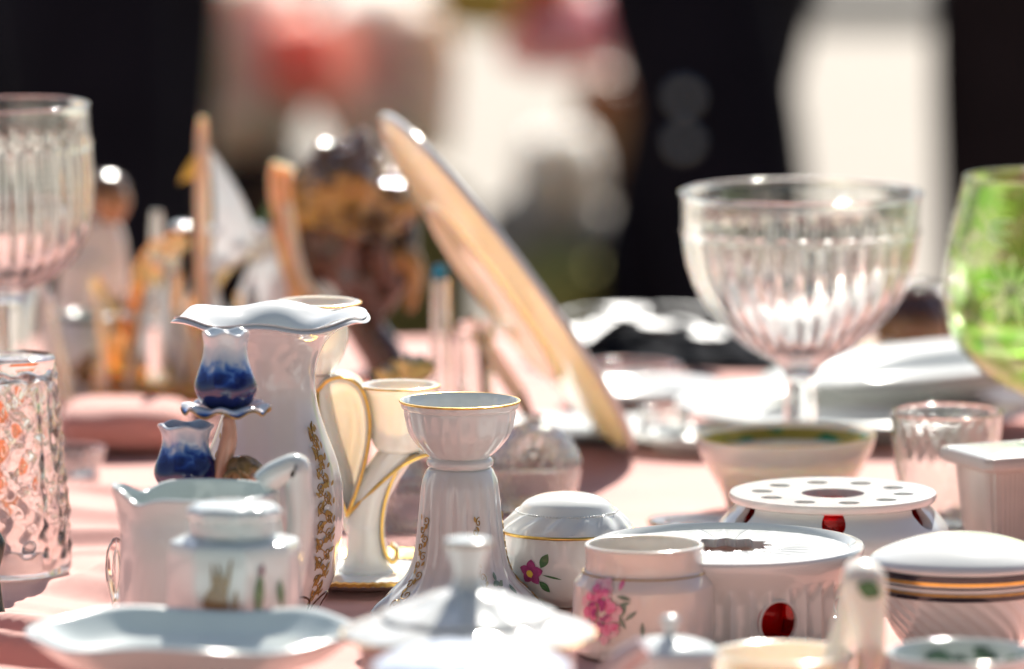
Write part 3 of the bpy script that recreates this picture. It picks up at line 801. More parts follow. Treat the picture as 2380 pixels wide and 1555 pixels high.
# ------------------------------------------------------------------ blue and white figure candlestick
def figure_candlestick():
    a = At(520, 5.315); k = a.k; X = lambda px: (px - 520) * k
    t = thing('candlestick', 'blue and white porcelain candlestick with child figure and two cups', 'candlestick', a.loc)
    base = spl(a.pr([(110, 1500), (112, 1490), (92, 1478), (60, 1465), (40, 1440), (0, 1436)]), 5)
    obj('base', lathe_mesh('base', [(0, 0.0005)] + base, 64, lambda th, r, z, i: (r * (1 + 0.05 * math.cos(7 * th)), z)), MAT['china_cool'], t)
    W, B, N = (0.78, 0.80, 0.84), (0.05, 0.16, 0.50), (0.008, 0.012, 0.09)
    z0, z1 = 0.0, 0.062
    g = glaze_ramp('blue_cup_glaze', [(0.0, N), (0.36, N), (0.46, (0.015, 0.05, 0.28)), (0.54, (0.08, 0.19, 0.48)), (0.62, (0.36, 0.45, 0.58)), (0.8, (0.52, 0.57, 0.64)), (1.0, (0.62, 0.65, 0.68))], 0.0, 0.058, 75, 0.55)
    def cup(cx, yo, pts, plate, zp):
        zb = a.z(pts[0][1]); pr = spl([(r * k, a.z(py) - zb) for r, py in pts], 5)
        def md(th, r, z, i): return r * (1 + 0.035 * math.sin(5 * th + z * 90)), z + 0.0012 * math.cos(5 * th) * (z / 0.05)
        o = obj('candle_cup', lathe_mesh('candle_cup', shell(pr, 0.003), 80, md), g, t, (X(cx), yo, zb))
        if plate:
            zz = a.z(zp)
            pp = spl([(20 * k, -0.004), (50 * k, -0.002), (84 * k, 0.0008), (100 * k, -0.001)], 4)
            po = obj('drip_plate', lathe_mesh('drip_plate', shell(pp, 0.0026, -0.001), 96, lambda th, r, z, i: (r * (1 + 0.03 * math.cos(8 * th)), z + 0.0022 * math.cos(8 * th + 0.8) * (r / (100 * k)) ** 3)), glaze_ramp('blue_plate_glaze', [(0.0, N), (0.4, B), (0.62, W)], -0.004, 0.004, 60, 1.2), t, (X(cx), yo, zz))
            obj('gilt_edge', tube_mesh('gilt_edge', [((100.5 * k) * (1 + 0.03 * math.cos(8 * th)) * math.sin(th), -(100.5 * k) * (1 + 0.03 * math.cos(8 * th)) * math.cos(th), -0.001 + 0.0022 * math.cos(8 * th + 0.8)) for th in [2 * PI * i / 120 for i in range(120)]], 0.0008, 6, True), MAT['gold_dull'], po)
    cup(527, 0.0, [(34, 950), (56, 938), (70, 912), (71, 890), (62, 862), (53, 830), (50, 800), (55, 774)], True, 950)
    cup(433, 0.006, [(34, 1142), (60, 1132), (74, 1108), (72, 1085), (60, 1055), (54, 1028), (58, 1005), (66, 992)], False, 0)
    # child figure: one continuous skinned body with raised arms
    P = lambda px, py, y=0.0: (X(px), y, a.z(py))
    vs = [P(555, 1270), P(556, 1215), P(557, 1165), P(560, 1138), P(566, 1108, -0.004), P(572, 1092, -0.005),
          P(530, 1160), P(512, 1100), P(532, 1030), P(536, 985), P(528, 962),
          P(590, 1162), P(604, 1125, -0.006), P(588, 1105, -0.012), P(578, 1102, -0.014),
          P(535, 1300), P(530, 1365), P(528, 1432), P(520, 1438, -0.012), P(578, 1300), P(590, 1365, -0.004), P(584, 1432), P(584, 1438, -0.012)]
    ed = [(0, 1), (1, 2), (2, 3), (3, 4), (4, 5), (2, 6), (6, 7), (7, 8), (8, 9), (9, 10), (2, 11), (11, 12), (12, 13), (13, 14), (0, 15), (15, 16), (16, 17), (17, 18), (0, 19), (19, 20), (20, 21), (21, 22)]
    rd = [0.0125, 0.0125, 0.0125, 0.006, 0.0105, 0.010, 0.0075, 0.0065, 0.0075, 0.005, 0.005, 0.007, 0.006, 0.005, 0.0045, 0.010, 0.0075, 0.005, 0.004, 0.010, 0.0075, 0.005, 0.004]
    obj('child_figure', skin_mesh('child_figure', vs, ed, rd), MAT['skin_glaze'], t)
    V, F = [], []
    hp = spl([(0.0115, -0.004), (0.0135, 0.003), (0.0105, 0.010), (0.004, 0.0135), (0, 0.0138)], 4)
    obj('hair', lathe_mesh('hair', hp, 32, lambda th, r, z, i: (r * (1 + 0.09 * math.sin(7 * th + z * 500)), z - 0.005 * max(0, -math.cos(th)))), MAT['painted_brown'], t, (X(568), -0.003, a.z(1100)))
    obj('curl', tube_mesh('curl', [[Vector((X(545), -0.014, a.z(1106))) + Vector((0.006 * math.cos(q * 0.7), 0, 0.006 * math.sin(q * 0.7) - 0.0003 * q)) for q in range(10)], [Vector((X(590), -0.012, a.z(1096))) + Vector((0.005 * math.cos(q * 0.7), 0, 0.005 * math.sin(q * 0.7))) for q in range(10)]], 0.0028, 8), MAT['painted_brown'], t)
    obj('branch', tube_mesh('branch', smooth_path([P(545, 1290, 0.008), P(500, 1240, 0.008), P(455, 1200, 0.006), P(434, 1140, 0.006)], 6), 0.006, 12), MAT['china_cool'], t)
    obj('robe', tube_mesh('robe', smooth_path([P(566, 1128, 0.008), P(563, 1134, 0.009), P(560, 1145, 0.010), P(548, 1220, 0.008), P(558, 1300, 0.004)], 6), lambda f: 0.008 + 0.006 * f, 14), MAT['china_white'], t)
figure_candlestick()

# ------------------------------------------------------------------ creamer, sugar pot, front dishes
def creamer():
    a = At(470, 5.185); k = a.k; t = thing('cream_jug', 'white cream jug with angular handle behind the painted pot', 'jug', a.loc)
    pr = spl(a.pr([(150, 1562), (160, 1556), (180, 1510), (190, 1440), (192, 1340), (188, 1250), (180, 1190), (178, 1142)]), 6)
    top = pr[-1][1]
    def mod(th, r, z, i):
        f = max(0, (z - (top - 0.03)) / 0.03); d = math.cos(th + PI / 2)     # spout to the left
        s = max(0, d) ** 10
        r *= 1 + 0.17 * f * s; z += 0.004 * f * s - 0.006 * f * max(0, math.cos(th + PI / 2 - 0.62)) ** 24 - 0.006 * f * max(0, math.cos(th + PI / 2 + 0.62)) ** 24
        return r * (1 + 0.012 * math.cos(8 * th)), z
    obj('body', lathe_mesh('body', shell(pr, 0.0036), 144, mod), MAT['china_cool'], t)
    X = lambda px: (px - 470) * k
    path = [(X(612), 0, a.z(1126)), (X(636), 0, a.z(1106)), (X(660), 0, a.z(1094)), (X(684), 0, a.z(1085)), (X(693), 0, a.z(1092)), (X(694), 0, a.z(1135)), (X(700), 0, a.z(1200)), (X(688), 0, a.z(1290)), (X(672), 0, a.z(1370)), (X(652), 0, a.z(1400))]
    P = smooth_path(path, 5); V, F = [], []; n = len(P)
    for i, q in enumerate(P):
        d = (P[min(i + 1, n - 1)] - P[max(i - 1, 0)]).normalized(); nn = Vector((-d.z, 0, d.x)); h = 0.0115; w = 0.014
        for j in range(8):
            th = 2 * PI * j / 8 + PI / 8; V.append(q + nn * h * max(-.8, min(.8, math.cos(th) * 1.2)) + Vector((0, w * max(-.8, min(.8, math.sin(th) * 1.2)), 0)))
    for i in range(n - 1):
        for j in range(8): F.append((i * 8 + j, i * 8 + (j + 1) % 8, i * 8 + 8 + (j + 1) % 8, i * 8 + 8 + j))
    F.append(tuple(range(8))[::-1]); F.append(tuple(range((n - 1) * 8, n * 8)))
    obj('handle', mesh('handle', V, F), MAT['china_cool'], t)

def painted_pot():
    a = At(545, 5.02); k = a.k; t = thing('ginger_pot', 'small octagonal white pot with frilled cap and painted reeds', 'pot', a.loc)
    pr = spl(a.pr([(138, 1655), (146, 1648), (150, 1600), (152, 1450), (151, 1300), (147, 1262), (138, 1252), (104, 1243), (100, 1236)]), 5)
    def mod(th, r, z, i):
        t8 = ((th + PI / 8 + 0.2) % (PI / 4)) - PI / 8; f = 1 / math.cos(t8)
        return r * (1 + (f - 1.03) * 0.8), z
    obj('body', lathe_mesh('body', shell(pr, 0.0036), 160, mod, 60), MAT['china_cool'], t)
    lp = spl(a.pr([(101, 1236), (101, 1218), (100, 1204), (108, 1196), (110, 1188), (104, 1178), (88, 1170), (50, 1164), (0, 1162)]), 5)
    obj('cap', lathe_mesh('cap', [(0, a.z(1236))] + lp, 96, lambda th, r, z, i: (r * (1 + (0.03 * math.cos(9 * th) if z > a.z(1206) else 0)), z)), MAT['china_cool'], t)
    for th0 in (0.0,):
        z0 = a.z(1368)
        reeds = [leaf(-0.014 + 0.003 * i, -0.012, random.uniform(0.018, 0.042), 0.0018, R(90 + random.uniform(-14, 14))) for i in range(6)] + [leaf(-0.012, -0.014, 0.022, 0.007, R(95))]
        obj('painted_reeds', decal_mesh('painted_reeds', pr, th0, z0, reeds, 0.0016, mod), MAT['painted_brown'], t)
        obj('painted_stem', decal_mesh('painted_stem', pr, th0, z0, [leaf(0.018, -0.014, 0.032, 0.0036, R(86)), leaf(0.037, -0.008, 0.020, 0.0025, R(95))], 0.0016, mod), MAT['leaf_green'], t)
        obj('painted_bud', decal_mesh('painted_bud', pr, th0, z0, [leaf(0.020, 0.014, 0.010, 0.0022, R(80))], 0.0018, mod), MAT['plum'], t)
        for bl in (blob(0.004, -0.014, 0.0045), blob(-0.014, -0.012, 0.004), blob(0.032, -0.013, 0.003)): obj('painted_berry', decal_mesh('painted_berry', pr, th0, z0, [bl], 0.0019, mod), MAT['plum'], t)
creamer(); painted_pot()

def front_dish():
    a = At(448, 4.865); k = a.k
    zr = a.z(1468)
    pr = spl([(150 * k, 0.0), (160 * k, 0.004), (140 * k, 0.012), (150 * k, 0.018), (230 * k, zr - 0.030), (320 * k, zr - 0.016), (388 * k, zr)], 6)
    def mod(th, r, z, i):
        f = (r / (388 * k)) ** 3; wv = math.cos(10 * th + 0.6)
        return r * (1 + 0.015 * f * wv), z + 0.0022 * f * math.cos(5 * th + 0.9) + 0.0012 * f * math.cos(3 * th)
    me = lathe_mesh('serving_dish', shell(pr, 0.0045, 0.024), 160, mod)
    for v in me.vertices: v.co.y *= 0.86
    o = obj('serving_dish', me, MAT['china_cool'], None, a.loc)
    tag(o, 'wide white dish with scalloped edge in the lower left foreground', 'dish')
front_dish()

def knob_tureen():
    a = At(1088, 4.84); k = a.k; t = thing('coffee_pot', 'white coffee pot with stepped lid and tall hourglass knob in the foreground', 'coffee pot', a.loc)
    body = spl(a.pr([(150, 1760), (165, 1755), (210, 1700), (240, 1640), (250, 1570), (252, 1500), (260, 1480)]), 6)
    obj('body', lathe_mesh('body', shell(body, 0.004), 96), pbr('china_rose', (0.62, 0.47, 0.46), 0.15, var=(14, 0.08), **CH), t)
    lid = spl(a.pr([(262, 1482), (292, 1476), (296, 1470), (288, 1463), (250, 1448), (208, 1436), (198, 1438, 's'), (206, 1432), (204, 1426), (180, 1417), (130, 1399), (86, 1380), (56, 1371), (42, 1367)]), 5)
    def md(th, r, z, i):
        f = max(0, min(1, (r - 55 * k) / (60 * k))); return r * (1 + 0.006 * f * math.cos(10 * th)), z + 0.0007 * f * math.cos(10 * th)
    lo = obj('lid', lathe_mesh('lid', [(0, a.z(1484))] + lid + [(0, a.z(1366))], 144, md), MAT['china_white'], t)
    kn = spl(a.pr([(48, 1372), (40, 1358), (34, 1340), (34, 1325), (40, 1305), (50, 1278), (55, 1264), (54, 1256), (44, 1251), (0, 1250)]), 6)
    obj('knob', lathe_mesh('knob', [(0, a.z(1374))] + kn, 64), MAT['china_cool'], lo)
    obj('gilt_line', tube_mesh('gilt_line', [(55 * k * math.sin(2 * PI * i / 48), -55 * k * math.cos(2 * PI * i / 48), a.z(1262)) for i in range(48)], 0.0007, 6, True), MAT['gold_dull'], lo)
    obj('gilt_edge', tube_mesh('gilt_edge', [(296 * k * (1 + 0.008 * math.cos(10 * q)) * math.sin(q), -296 * k * (1 + 0.008 * math.cos(10 * q)) * math.cos(q), a.z(1471) + 0.0007 * math.cos(10 * q)) for q in [2 * PI * i / 120 for i in range(120)]], 0.0009, 6, True), MAT['gold_dull'], lo)
    obj('spout', tube_mesh('spout', smooth_path([(0.055, -0.02, 0.03), (0.085, -0.03, 0.045), (0.10, -0.035, 0.07), (0.118, -0.04, 0.085)], 6), lambda f: 0.015 - 0.008 * f, 16), MAT['china_rose'], t)
knob_tureen()

def blue_lid_pot():
    a = At(1095, 4.58); k = a.k; t = thing('round_box', 'pale blue white domed box cut off by the lower edge of the picture', 'box', a.loc)
    pr = spl(a.pr([(190, 1905), (205, 1895), (222, 1800), (226, 1640), (226, 1565)]), 5)
    obj('body', lathe_mesh('body', shell(pr, 0.004), 96), MAT['china_cool'], t)
    lp = spl(a.pr([(226, 1564), (232, 1558), (230, 1548), (205, 1530), (150, 1512), (80, 1502), (0, 1499)]), 5)
    obj('lid', lathe_mesh('lid', [(0, a.z(1566))] + lp, 96, lambda th, r, z, i: (r, z + 0.0006 * math.cos(12 * th) * min(1, r / 0.03))), pbr('china_blue', (0.62, 0.72, 0.86), 0.12, var=(20, 0.1), col2=(0.74, 0.79, 0.86), **CH), t)
blue_lid_pot()

def small_pot():
    a = At(1557, 4.86); k = a.k; t = thing('mustard_pot', 'small white lidded pot with thin stem knob in the front', 'pot', a.loc)
    pr = spl(a.pr([(80, 1748), (90, 1742), (104, 1690), (106, 1600), (105, 1530)]), 5)
    obj('body', lathe_mesh('body', shell(pr, 0.003), 80), MAT['china_grey'] if False else MAT['china_cool'], t)
    lp = spl(a.pr([(104, 1530), (113, 1525), (113, 1514), (100, 1500), (60, 1486), (24, 1480), (14, 1476)]), 5)
    lo = obj('lid', lathe_mesh('lid', [(0, a.z(1532))] + lp + [(0, a.z(1475))], 80), MAT['china_cool'], t)
    kp = spl(a.pr([(16, 1480), (13, 1468), (13, 1456), (20, 1448), (22, 1440), (16, 1432), (0, 1429)]), 5)
    obj('knob', lathe_mesh('knob', [(0, a.z(1481))] + kp, 40), MAT['china_cool'], lo)
small_pot()

def sauce_boat():
    a = At(1820, 4.90); k = a.k; t = thing('sauce_boat', 'cream sauce boat with tall tapered handle in the right foreground', 'sauce boat', a.loc)
    pr = spl(a.pr([(70, 1728), (84, 1722), (70, 1705), (80, 1690), (130, 1640), (155, 1580), (165, 1520)]), 6)
    obj('body', lathe_mesh('body', shell(pr, 0.0035), 96), MAT['china_cream'], t)
    X = lambda px: (px - 1820) * k
    path = smooth_path([(X(1958), 0.004, a.z(1640)), (X(2002), 0.0, a.z(1600)), (X(2020), 0, a.z(1540)), (X(2020), 0.0, a.z(1470)), (X(2014), 0, a.z(1400)), (X(2010), 0.0, a.z(1352)), (X(2008), 0.006, a.z(1334)), (X(2004), 0.018, a.z(1326)), (X(1996), 0.03, a.z(1345)), (X(1980), 0.03, a.z(1420)), (X(1955), 0.022, a.z(1510)), (X(1940), 0.016, a.z(1560))], 6)
    V, F = [], []; n = len(path)
    for i, q in enumerate(path):
        d = (path[min(i + 1, n - 1)] - path[max(i - 1, 0)]).normalized(); x = Vector((1, 0, 0)); x = (x - d * x.dot(d)).normalized(); y = d.cross(x)
        f = i / (n - 1); wx = (0.0085 + 0.006 * math.exp(-((f - 0.45) / 0.2) ** 2)); wy = 0.0055
        for j in range(12):
            th = 2 * PI * j / 12; V.append(q + x * wx * math.cos(th) + y * wy * math.sin(th))
    for i in range(n - 1):
        for j in range(12): F.append((i * 12 + j, i * 12 + (j + 1) % 12, i * 12 + 12 + (j + 1) % 12, i * 12 + 12 + j))
    F.append(tuple(range(12))[::-1]); F.append(tuple(range((n - 1) * 12, n * 12)))
    h = obj('handle', mesh('handle', V, F), MAT['china_cream'], t)
    # painted leaf on the front of the handle
    zc = a.z(1368); V, F = [], []
    lf = leaf(-0.008, 0.004, 0.018, 0.0062, R(-25), 8)
    V = [Vector((X(2018) + x, -0.0068, zc + z)) for x, z in lf]; V += [v + Vector((0, 0.003, 0)) for v in V]; m = len(lf)
    F = [tuple(range(m)), tuple(range(m, 2 * m))[::-1]] + [(i, (i + 1) % m, m + (i + 1) % m, m + i) for i in range(m)]
    obj('painted_leaf', mesh('painted_leaf', V, F, False), MAT['leaf_green'], h)
sauce_boat()

def leaf_bowl():
    a = At(2235, 4.88); k = a.k; t = thing('bowl', 'white bowl painted inside with grey green leaves, lower right corner', 'bowl', a.loc)
    zr = a.z(1518)
    pr = spl([(80 * k, 0), (88 * k, 0.004), (80 * k, 0.010), (110 * k, 0.02), (150 * k, 0.04), (178 * k, zr)], 6)
    obj('body', lathe_mesh('body', shell(pr, 0.0035), 96), MAT['china_white'], t)
    inner = [(r - 0.0042, z) for r, z in pr]
    random.seed(5); polys = []
    for i in range(60):
        th = 2 * PI * i / 60 + random.uniform(-.05, .05); z = random.uniform(zr - 0.028, zr - 0.008)
        polys.append((th, z, leaf(0, 0, random.uniform(0.014, 0.024), random.uniform(0.004, 0.007), random.uniform(0, 6.3))))
    for gi, m in enumerate(('leaf_grey', 'leaf_green', 'plum')):
        V, F = [], []
        for q, (th, z, pl) in enumerate(polys):
            if (q % 7 in (0, 1, 3, 4, 6)) != (gi == 0) and gi == 0: continue
            if gi == 1 and q % 7 != 2: continue
            if gi == 2 and q % 7 != 5: continue
            pl2 = [(x * (0.5 if gi == 2 else 1), max(min(y * (0.5 if gi == 2 else 1), zr - 0.003 - z), -0.02)) for x, y in pl]
            me = decal_mesh('tmp', inner, th, z, [pl2], -0.0004 - 0.00004 * q)
            b = len(V); V += [v.co.copy() for v in me.vertices]; F += [tuple(b + i for i in p.vertices) for p in me.polygons]; bpy.data.meshes.remove(me)
        obj('painted_leaves', mesh('painted_leaves', V, F), MAT[m], t)
leaf_bowl()

# ------------------------------------------------------------------ glass
def compote():
    a = At(1860, 6.12); k = a.k
    pts = [(118, 1124), (122, 1120), (112, 1110), (66, 1090), (44, 1050), (38, 1000), (37, 940), (33, 890), (38, 866), (64, 842), (130, 802), (186, 752), (232, 694), (262, 622), (274, 560), (277, 530), (277, 500), (279, 460), (280, 447)]
    pr = spl(a.pr(pts), 6); zs = a.z(538); zb = a.z(850)
    zt_ = pr[-1][1]; zfl = a.z(828); prof = shell(pr, 0.0034, zfl, lambda z: 0.0034 + 0.0062 * max(0, min(1, (a.z(600) - z) / (a.z(600) - zfl))) ** 1.5)
    no = len(pr) + 2
    def mod(th, r, z, i):
        if i < no and zb < z < zs + 0.002 and r > 40 * k:
            f = min(1, (zs + 0.002 - z) / 0.004) * min(1, (z - zb) / 0.02)
            r += 0.0016 * f * (abs(math.cos(17 * th)) - 0.8)
        if i < no and z > zs - 0.006: r += 0.0014 * math.exp(-((z - zs - 0.0012 * math.cos(34 * th)) / 0.0016) ** 2) + 0.0014 * math.exp(-((z - zt_) / 0.003) ** 2)
        return r, z
    o = obj('glass_compote', lathe_mesh('glass_compote', prof, 256, mod, 60), MAT['glass_clear'], None, a.loc)
    tag(o, 'large clear fluted glass compote bowl on a stem, right of centre', 'glass bowl')

def goblet():
    a = At(22, 6.05); k = a.k
    pts = [(112, 1150), (116, 1146), (104, 1138), (50, 1120), (36, 1080), (32, 960), (30, 840), (34, 740), (38, 704), (50, 694), (52, 686), (58, 680), (112, 654), (168, 604), (200, 530), (210, 450), (209, 390), (205, 320), (202, 255)]
    pr = spl(a.pr(pts), 6); zs = a.z(345); zb = a.z(680)
    def mod(th, r, z, i):
        if i < len(pr) + 2 and zb < z < zs + 0.002 and r > 40 * k:
            f = min(1, (zs + 0.002 - z) / 0.004) * min(1, (z - zb) / 0.02)
            r += 0.0015 * f * (abs(math.cos(15 * th)) - 0.8)
        if i < len(pr) + 2 and z > zs - 0.006: r += 0.0013 * math.exp(-((z - zs - 0.0012 * math.cos(30 * th)) / 0.0016) ** 2) + 0.0013 * math.exp(-((z - pr[-1][1]) / 0.003) ** 2)
        return r, z
    o = obj('glass_goblet', lathe_mesh('glass_goblet', shell(pr, 0.0032, a.z(664), lambda z: 0.0032 + 0.005 * max(0, min(1, (a.z(520) - z) / 0.05)) ** 1.5), 224, mod, 60), MAT['glass_clear'], None, a.loc)
    o.rotation_euler = (0, R(-1.6), 0); o.location.z += 0.0031; o.location.x += 0.004
    tag(o, 'tall clear fluted glass goblet cut off by the left edge', 'goblet')

def green_goblet():
    a = At(2432, 6.10); k = a.k; t = thing('green_goblet', 'bright green cut glass goblet at the right edge', 'goblet', a.loc)
    pts = [(120, 1132), (124, 1128), (110, 1120), (50, 1100), (30, 1070), (26, 1020), (28, 960), (42, 925), (100, 896), (165, 852), (214, 792), (236, 722), (241, 650), (232, 570), (213, 484), (197, 412)]
    pr = spl(a.pr(pts), 6)
    obj('bowl', lathe_mesh('bowl', shell(pr, 0.003, a.z(906)), 160, None, 60), MAT['glass_green'], t)
    for q in range(6):
        th0 = -0.42 + q * PI / 3; z0 = a.z(650); pl = []
        for i in range(9):
            an = R(10 + 40 * i); pl.append(leaf(0.004 * math.cos(an), 0.004 * math.sin(an), 0.027, 0.0042, an))
        pl += [leaf(-0.03, 0.045 + 0.004 * s, 0.03, 0.003, R(-20 + 15 * s)) for s in range(3)]
        obj('cut_leaves', decal_mesh('cut_leaves', pr, th0, z0, pl, 0.0005), MAT['glass_frost'], t)
compote(); goblet(); green_goblet()

def simple_glass(name, label, cat, cx, Y, pts, mat='glass_clear', t=0.003, seg=96, mod=None, floor=None, rot=None):
    a = At(cx, Y); pr = spl(a.pr(pts), 6)
    o = obj(name, lathe_mesh(name, shell(pr, t, floor), seg, mod, 60), MAT[mat], None, a.loc)
    if rot: o.rotation_euler = rot
    return tag(o, label, cat)

cutmod = lambda n, amp, vs=200: (lambda th, r, z, i: (r + amp * (abs(math.sin(n * th + z * vs)) + abs(math.sin(n * th - z * vs)) - 1.2), z))
def other_glass():
    # covered dish behind the candle holder
    a = At(1240, 5.98); k = a.k; t = thing('covered_glass_dish', 'clear cut glass dish with domed lid behind the candle holder', 'glass dish', a.loc)
    pr = spl(a.pr([(70, 1184), (84, 1180), (98, 1150), (106, 1110), (108, 1078)]), 6)
    obj('dish', lathe_mesh('dish', shell(pr, 0.004), 160, cutmod(14, 0.0012)), MAT['glass_clear'], t)
    lp = spl(a.pr([(112, 1076), (110, 1068), (98, 1040), (76, 1008), (48, 990), (22, 984), (14, 978), (20, 966), (0, 958)]), 6)
    inn = [(max(0, r - 0.0035), z - 0.0028) for r, z in lp if z < a.z(990)]
    obj('lid', lathe_mesh('lid', [(0, inn[-1][1])] + inn[::-1] + lp, 160, cutmod(12, 0.0009)), MAT['glass_clear'], t)
    simple_glass('glass_dish', 'low pressed glass dish seen through the ribbon loop', 'glass dish', 968, 5.86, [(60, 1232), (70, 1228), (96, 1190), (112, 1150), (116, 1132)], 'glass_clear', 0.0035, 160, cutmod(16, 0.0012))
    simple_glass('glass_tumbler', 'plain clear tumbler below the leaning platter', 'glass', 1103, 6.33, [(34, 1044), (38, 1040), (41, 960), (44, 850), (46, 752)], 'glass_clear', 0.0022, 64, None, 0.014)
    simple_glass('crystal_bowl', 'cut crystal bowl between the gold rimmed bowl and the grey pot', 'glass bowl', 2200, 5.88, [(64, 1222), (72, 1218), (98, 1170), (118, 1090), (126, 1010), (130, 956)], 'glass_clear', 0.002, 180, cutmod(12, 0.0004, 160))
    simple_glass('glass_bell', 'clear glass bell behind the goblet stem', 'bell', 92, 6.36, [(96, 1032), (94, 1020), (86, 960), (76, 880), (62, 800), (44, 720), (28, 680), (20, 664), (24, 650), (14, 640)], 'glass_clear', 0.003, 96)
    simple_glass('glass_saucer', 'small clear glass dish lying on the pink cloth right of the tumbler', 'glass dish', 160, 6.18, [(56, 1104), (64, 1100), (78, 1066), (86, 1044)], 'glass_clear', 0.004, 96, cutmod(10, 0.001))
    simple_glass('glass_bowl', 'thick clear glass bowl among the plates below the silver pile', 'glass bowl', 1470, 6.74, [(70, 900), (80, 897), (104, 880), (118, 856)], 'glass_clear', 0.006, 96)
    simple_glass('glass_cup', 'small clear glass cup right of the leaning platter', 'glass', 1545, 6.36, [(40, 1034), (46, 1028), (56, 990), (60, 950)], 'glass_clear', 0.003, 96, cutmod(9, 0.0008))
    simple_glass('glass_stopper', 'little faceted glass stopper beside the cream jug', 'stopper', 270, 5.36, [(22, 1470), (24, 1462), (14, 1440), (12, 1400), (20, 1370), (26, 1330), (22, 1280), (12, 1258)], 'glass_clear', 0.006, 8)
    # tube with a blue end
    a = At(1025, 6.30); k = a.k; t = thing('glass_tube', 'tall clear glass tube with a bright blue tip', 'glass tube', a.loc)
    pr = spl(a.pr([(22, 1054), (25, 1048), (25, 900), (25, 760), (24, 660), (22, 640)]), 5)
    obj('tube', lathe_mesh('tube', shell(pr, 0.0022, 0.006), 48), MAT['glass_clear'], t)
    obj('tip', lathe_mesh('tip', [(0, a.z(648))] + spl(a.pr([(18, 648), (19, 640), (18, 622), (12, 615), (0, 613)]), 4), 32), MAT['cyan'], t)
    o = obj('glass_cube', box_mesh('glass_cube', 0.018, 0.018, 0.10, 0.002), MAT['glass_pink'], None, At(828, 6.05).loc); o.rotation_euler = (0, 0, 0.5)
    tag(o, 'narrow pale pink glass block behind the ribbon candelabrum', 'glass block')
other_glass()

# ------------------------------------------------------------------ bowls and plates further back
def cream_bowl():
    a = At(1826, 5.95); k = a.k; t = thing('bowl', 'cream china bowl with gold and green band inside its rim', 'bowl', a.loc)
    pr = spl(a.pr([(120, 1193), (130, 1190), (138, 1170), (156, 1128), (182, 1085), (190, 1062), (196, 1058, 's'), (204, 1036), (210, 1014)]), 6)
    mod = lambda th, r, z, i: (r, z + 0.10 * (r / 0.08) * 0.012 * math.sin(th) * (z / 0.065))
    obj('body', lathe_mesh('body', shell(pr, 0.0034), 112, mod), MAT['china_cream'], t)
    m, tr, b = mat_base('gilded_band'); N = tr.nodes.new; L = tr.links.new
    tc = N('ShaderNodeTexCoord'); n = N('ShaderNodeTexVoronoi'); n.inputs['Scale'].default_value = 55; L(tc.outputs['Object'], n.inputs['Vector'])
    r = N('ShaderNodeValToRGB'); r.color_ramp.interpolation = 'CONSTANT'; es = r.color_ramp.elements
    for p, c in ((0.68, (0.02, 0.20, 0.09)), (0.80, (0.65, 0.16, 0.02))): e = es.new(p); e.color = (*c, 1)
    es[0].color = (0.42, 0.30, 0.06, 1); es[-1].position = 0.86; es[-1].color = (0.45, 0.33, 0.07, 1)
    sx = N('ShaderNodeSeparateColor'); L(n.outputs['Color'], sx.inputs[0]); L(sx.outputs[0], r.inputs['Fac']); L(r.outputs[0], b.inputs['Base Color'])
    b.inputs['Metallic'].default_value = 0.5; b.inputs['Roughness'].default_value = 0.3
    top = pr[-1]
    ib = [(top[0] - 0.0036 - f * 0.0045, top[1] - 0.0008 - f * 0.014) for f in (0, .25, .5, .75, 1)]
    obj('gilt_band', lathe_mesh('gilt_band', ib, 112, mod), m, t)
    obj('gold_rim', tube_mesh('gold_rim', [Vector((q[0] * math.sin(th), -q[0] * math.cos(th), mod(th, q[0], q[1], 0)[1])) for th in [2 * PI * i / 96 for i in range(96)] for q in [(top[0] - 0.0014, top[1] + 0.0014)]], 0.0008, 6, True), MAT['gold'], t)
cream_bowl()

def square_pot():
    a = At(2345, 5.72); k = a.k; t = thing('square_pot', 'grey ribbed square pot with flanged rim at the right edge', 'pot', a.loc)
    def sq(th, r, z, i, rot=R(20), e=0.13):
        u = ((th + rot) % (PI / 2)) - PI / 4
        f = 1 / math.cos(u); f = min(f, 1.32)
        return r * f * 0.86, z
    zt = a.z(1085)
    def mod(th, r, z, i):
        rr, zz = sq(th, r, z, i)
        if z < zt: rr += 0.0005 * math.cos(60 * th)
        return rr, zz
    pr = spl(a.pr([(84, 1292), (88, 1288), (94, 1240), (104, 1150), (110, 1090), (112, 1084, 's'), (142, 1074), (146, 1062), (144, 1050)]), 5)
    obj('body', lathe_mesh('body', shell(pr, 0.004), 240, mod, 40), MAT['china_grey'], t)
    lp = [(0, a.z(1052)), (126 * k, a.z(1052)), (128 * k, a.z(1046)), (100 * k, a.z(1040)), (0, a.z(1036))]
    obj('lid', lathe_mesh('lid', lp, 120, sq, 30), MAT['china_cool'], t)
square_pot()

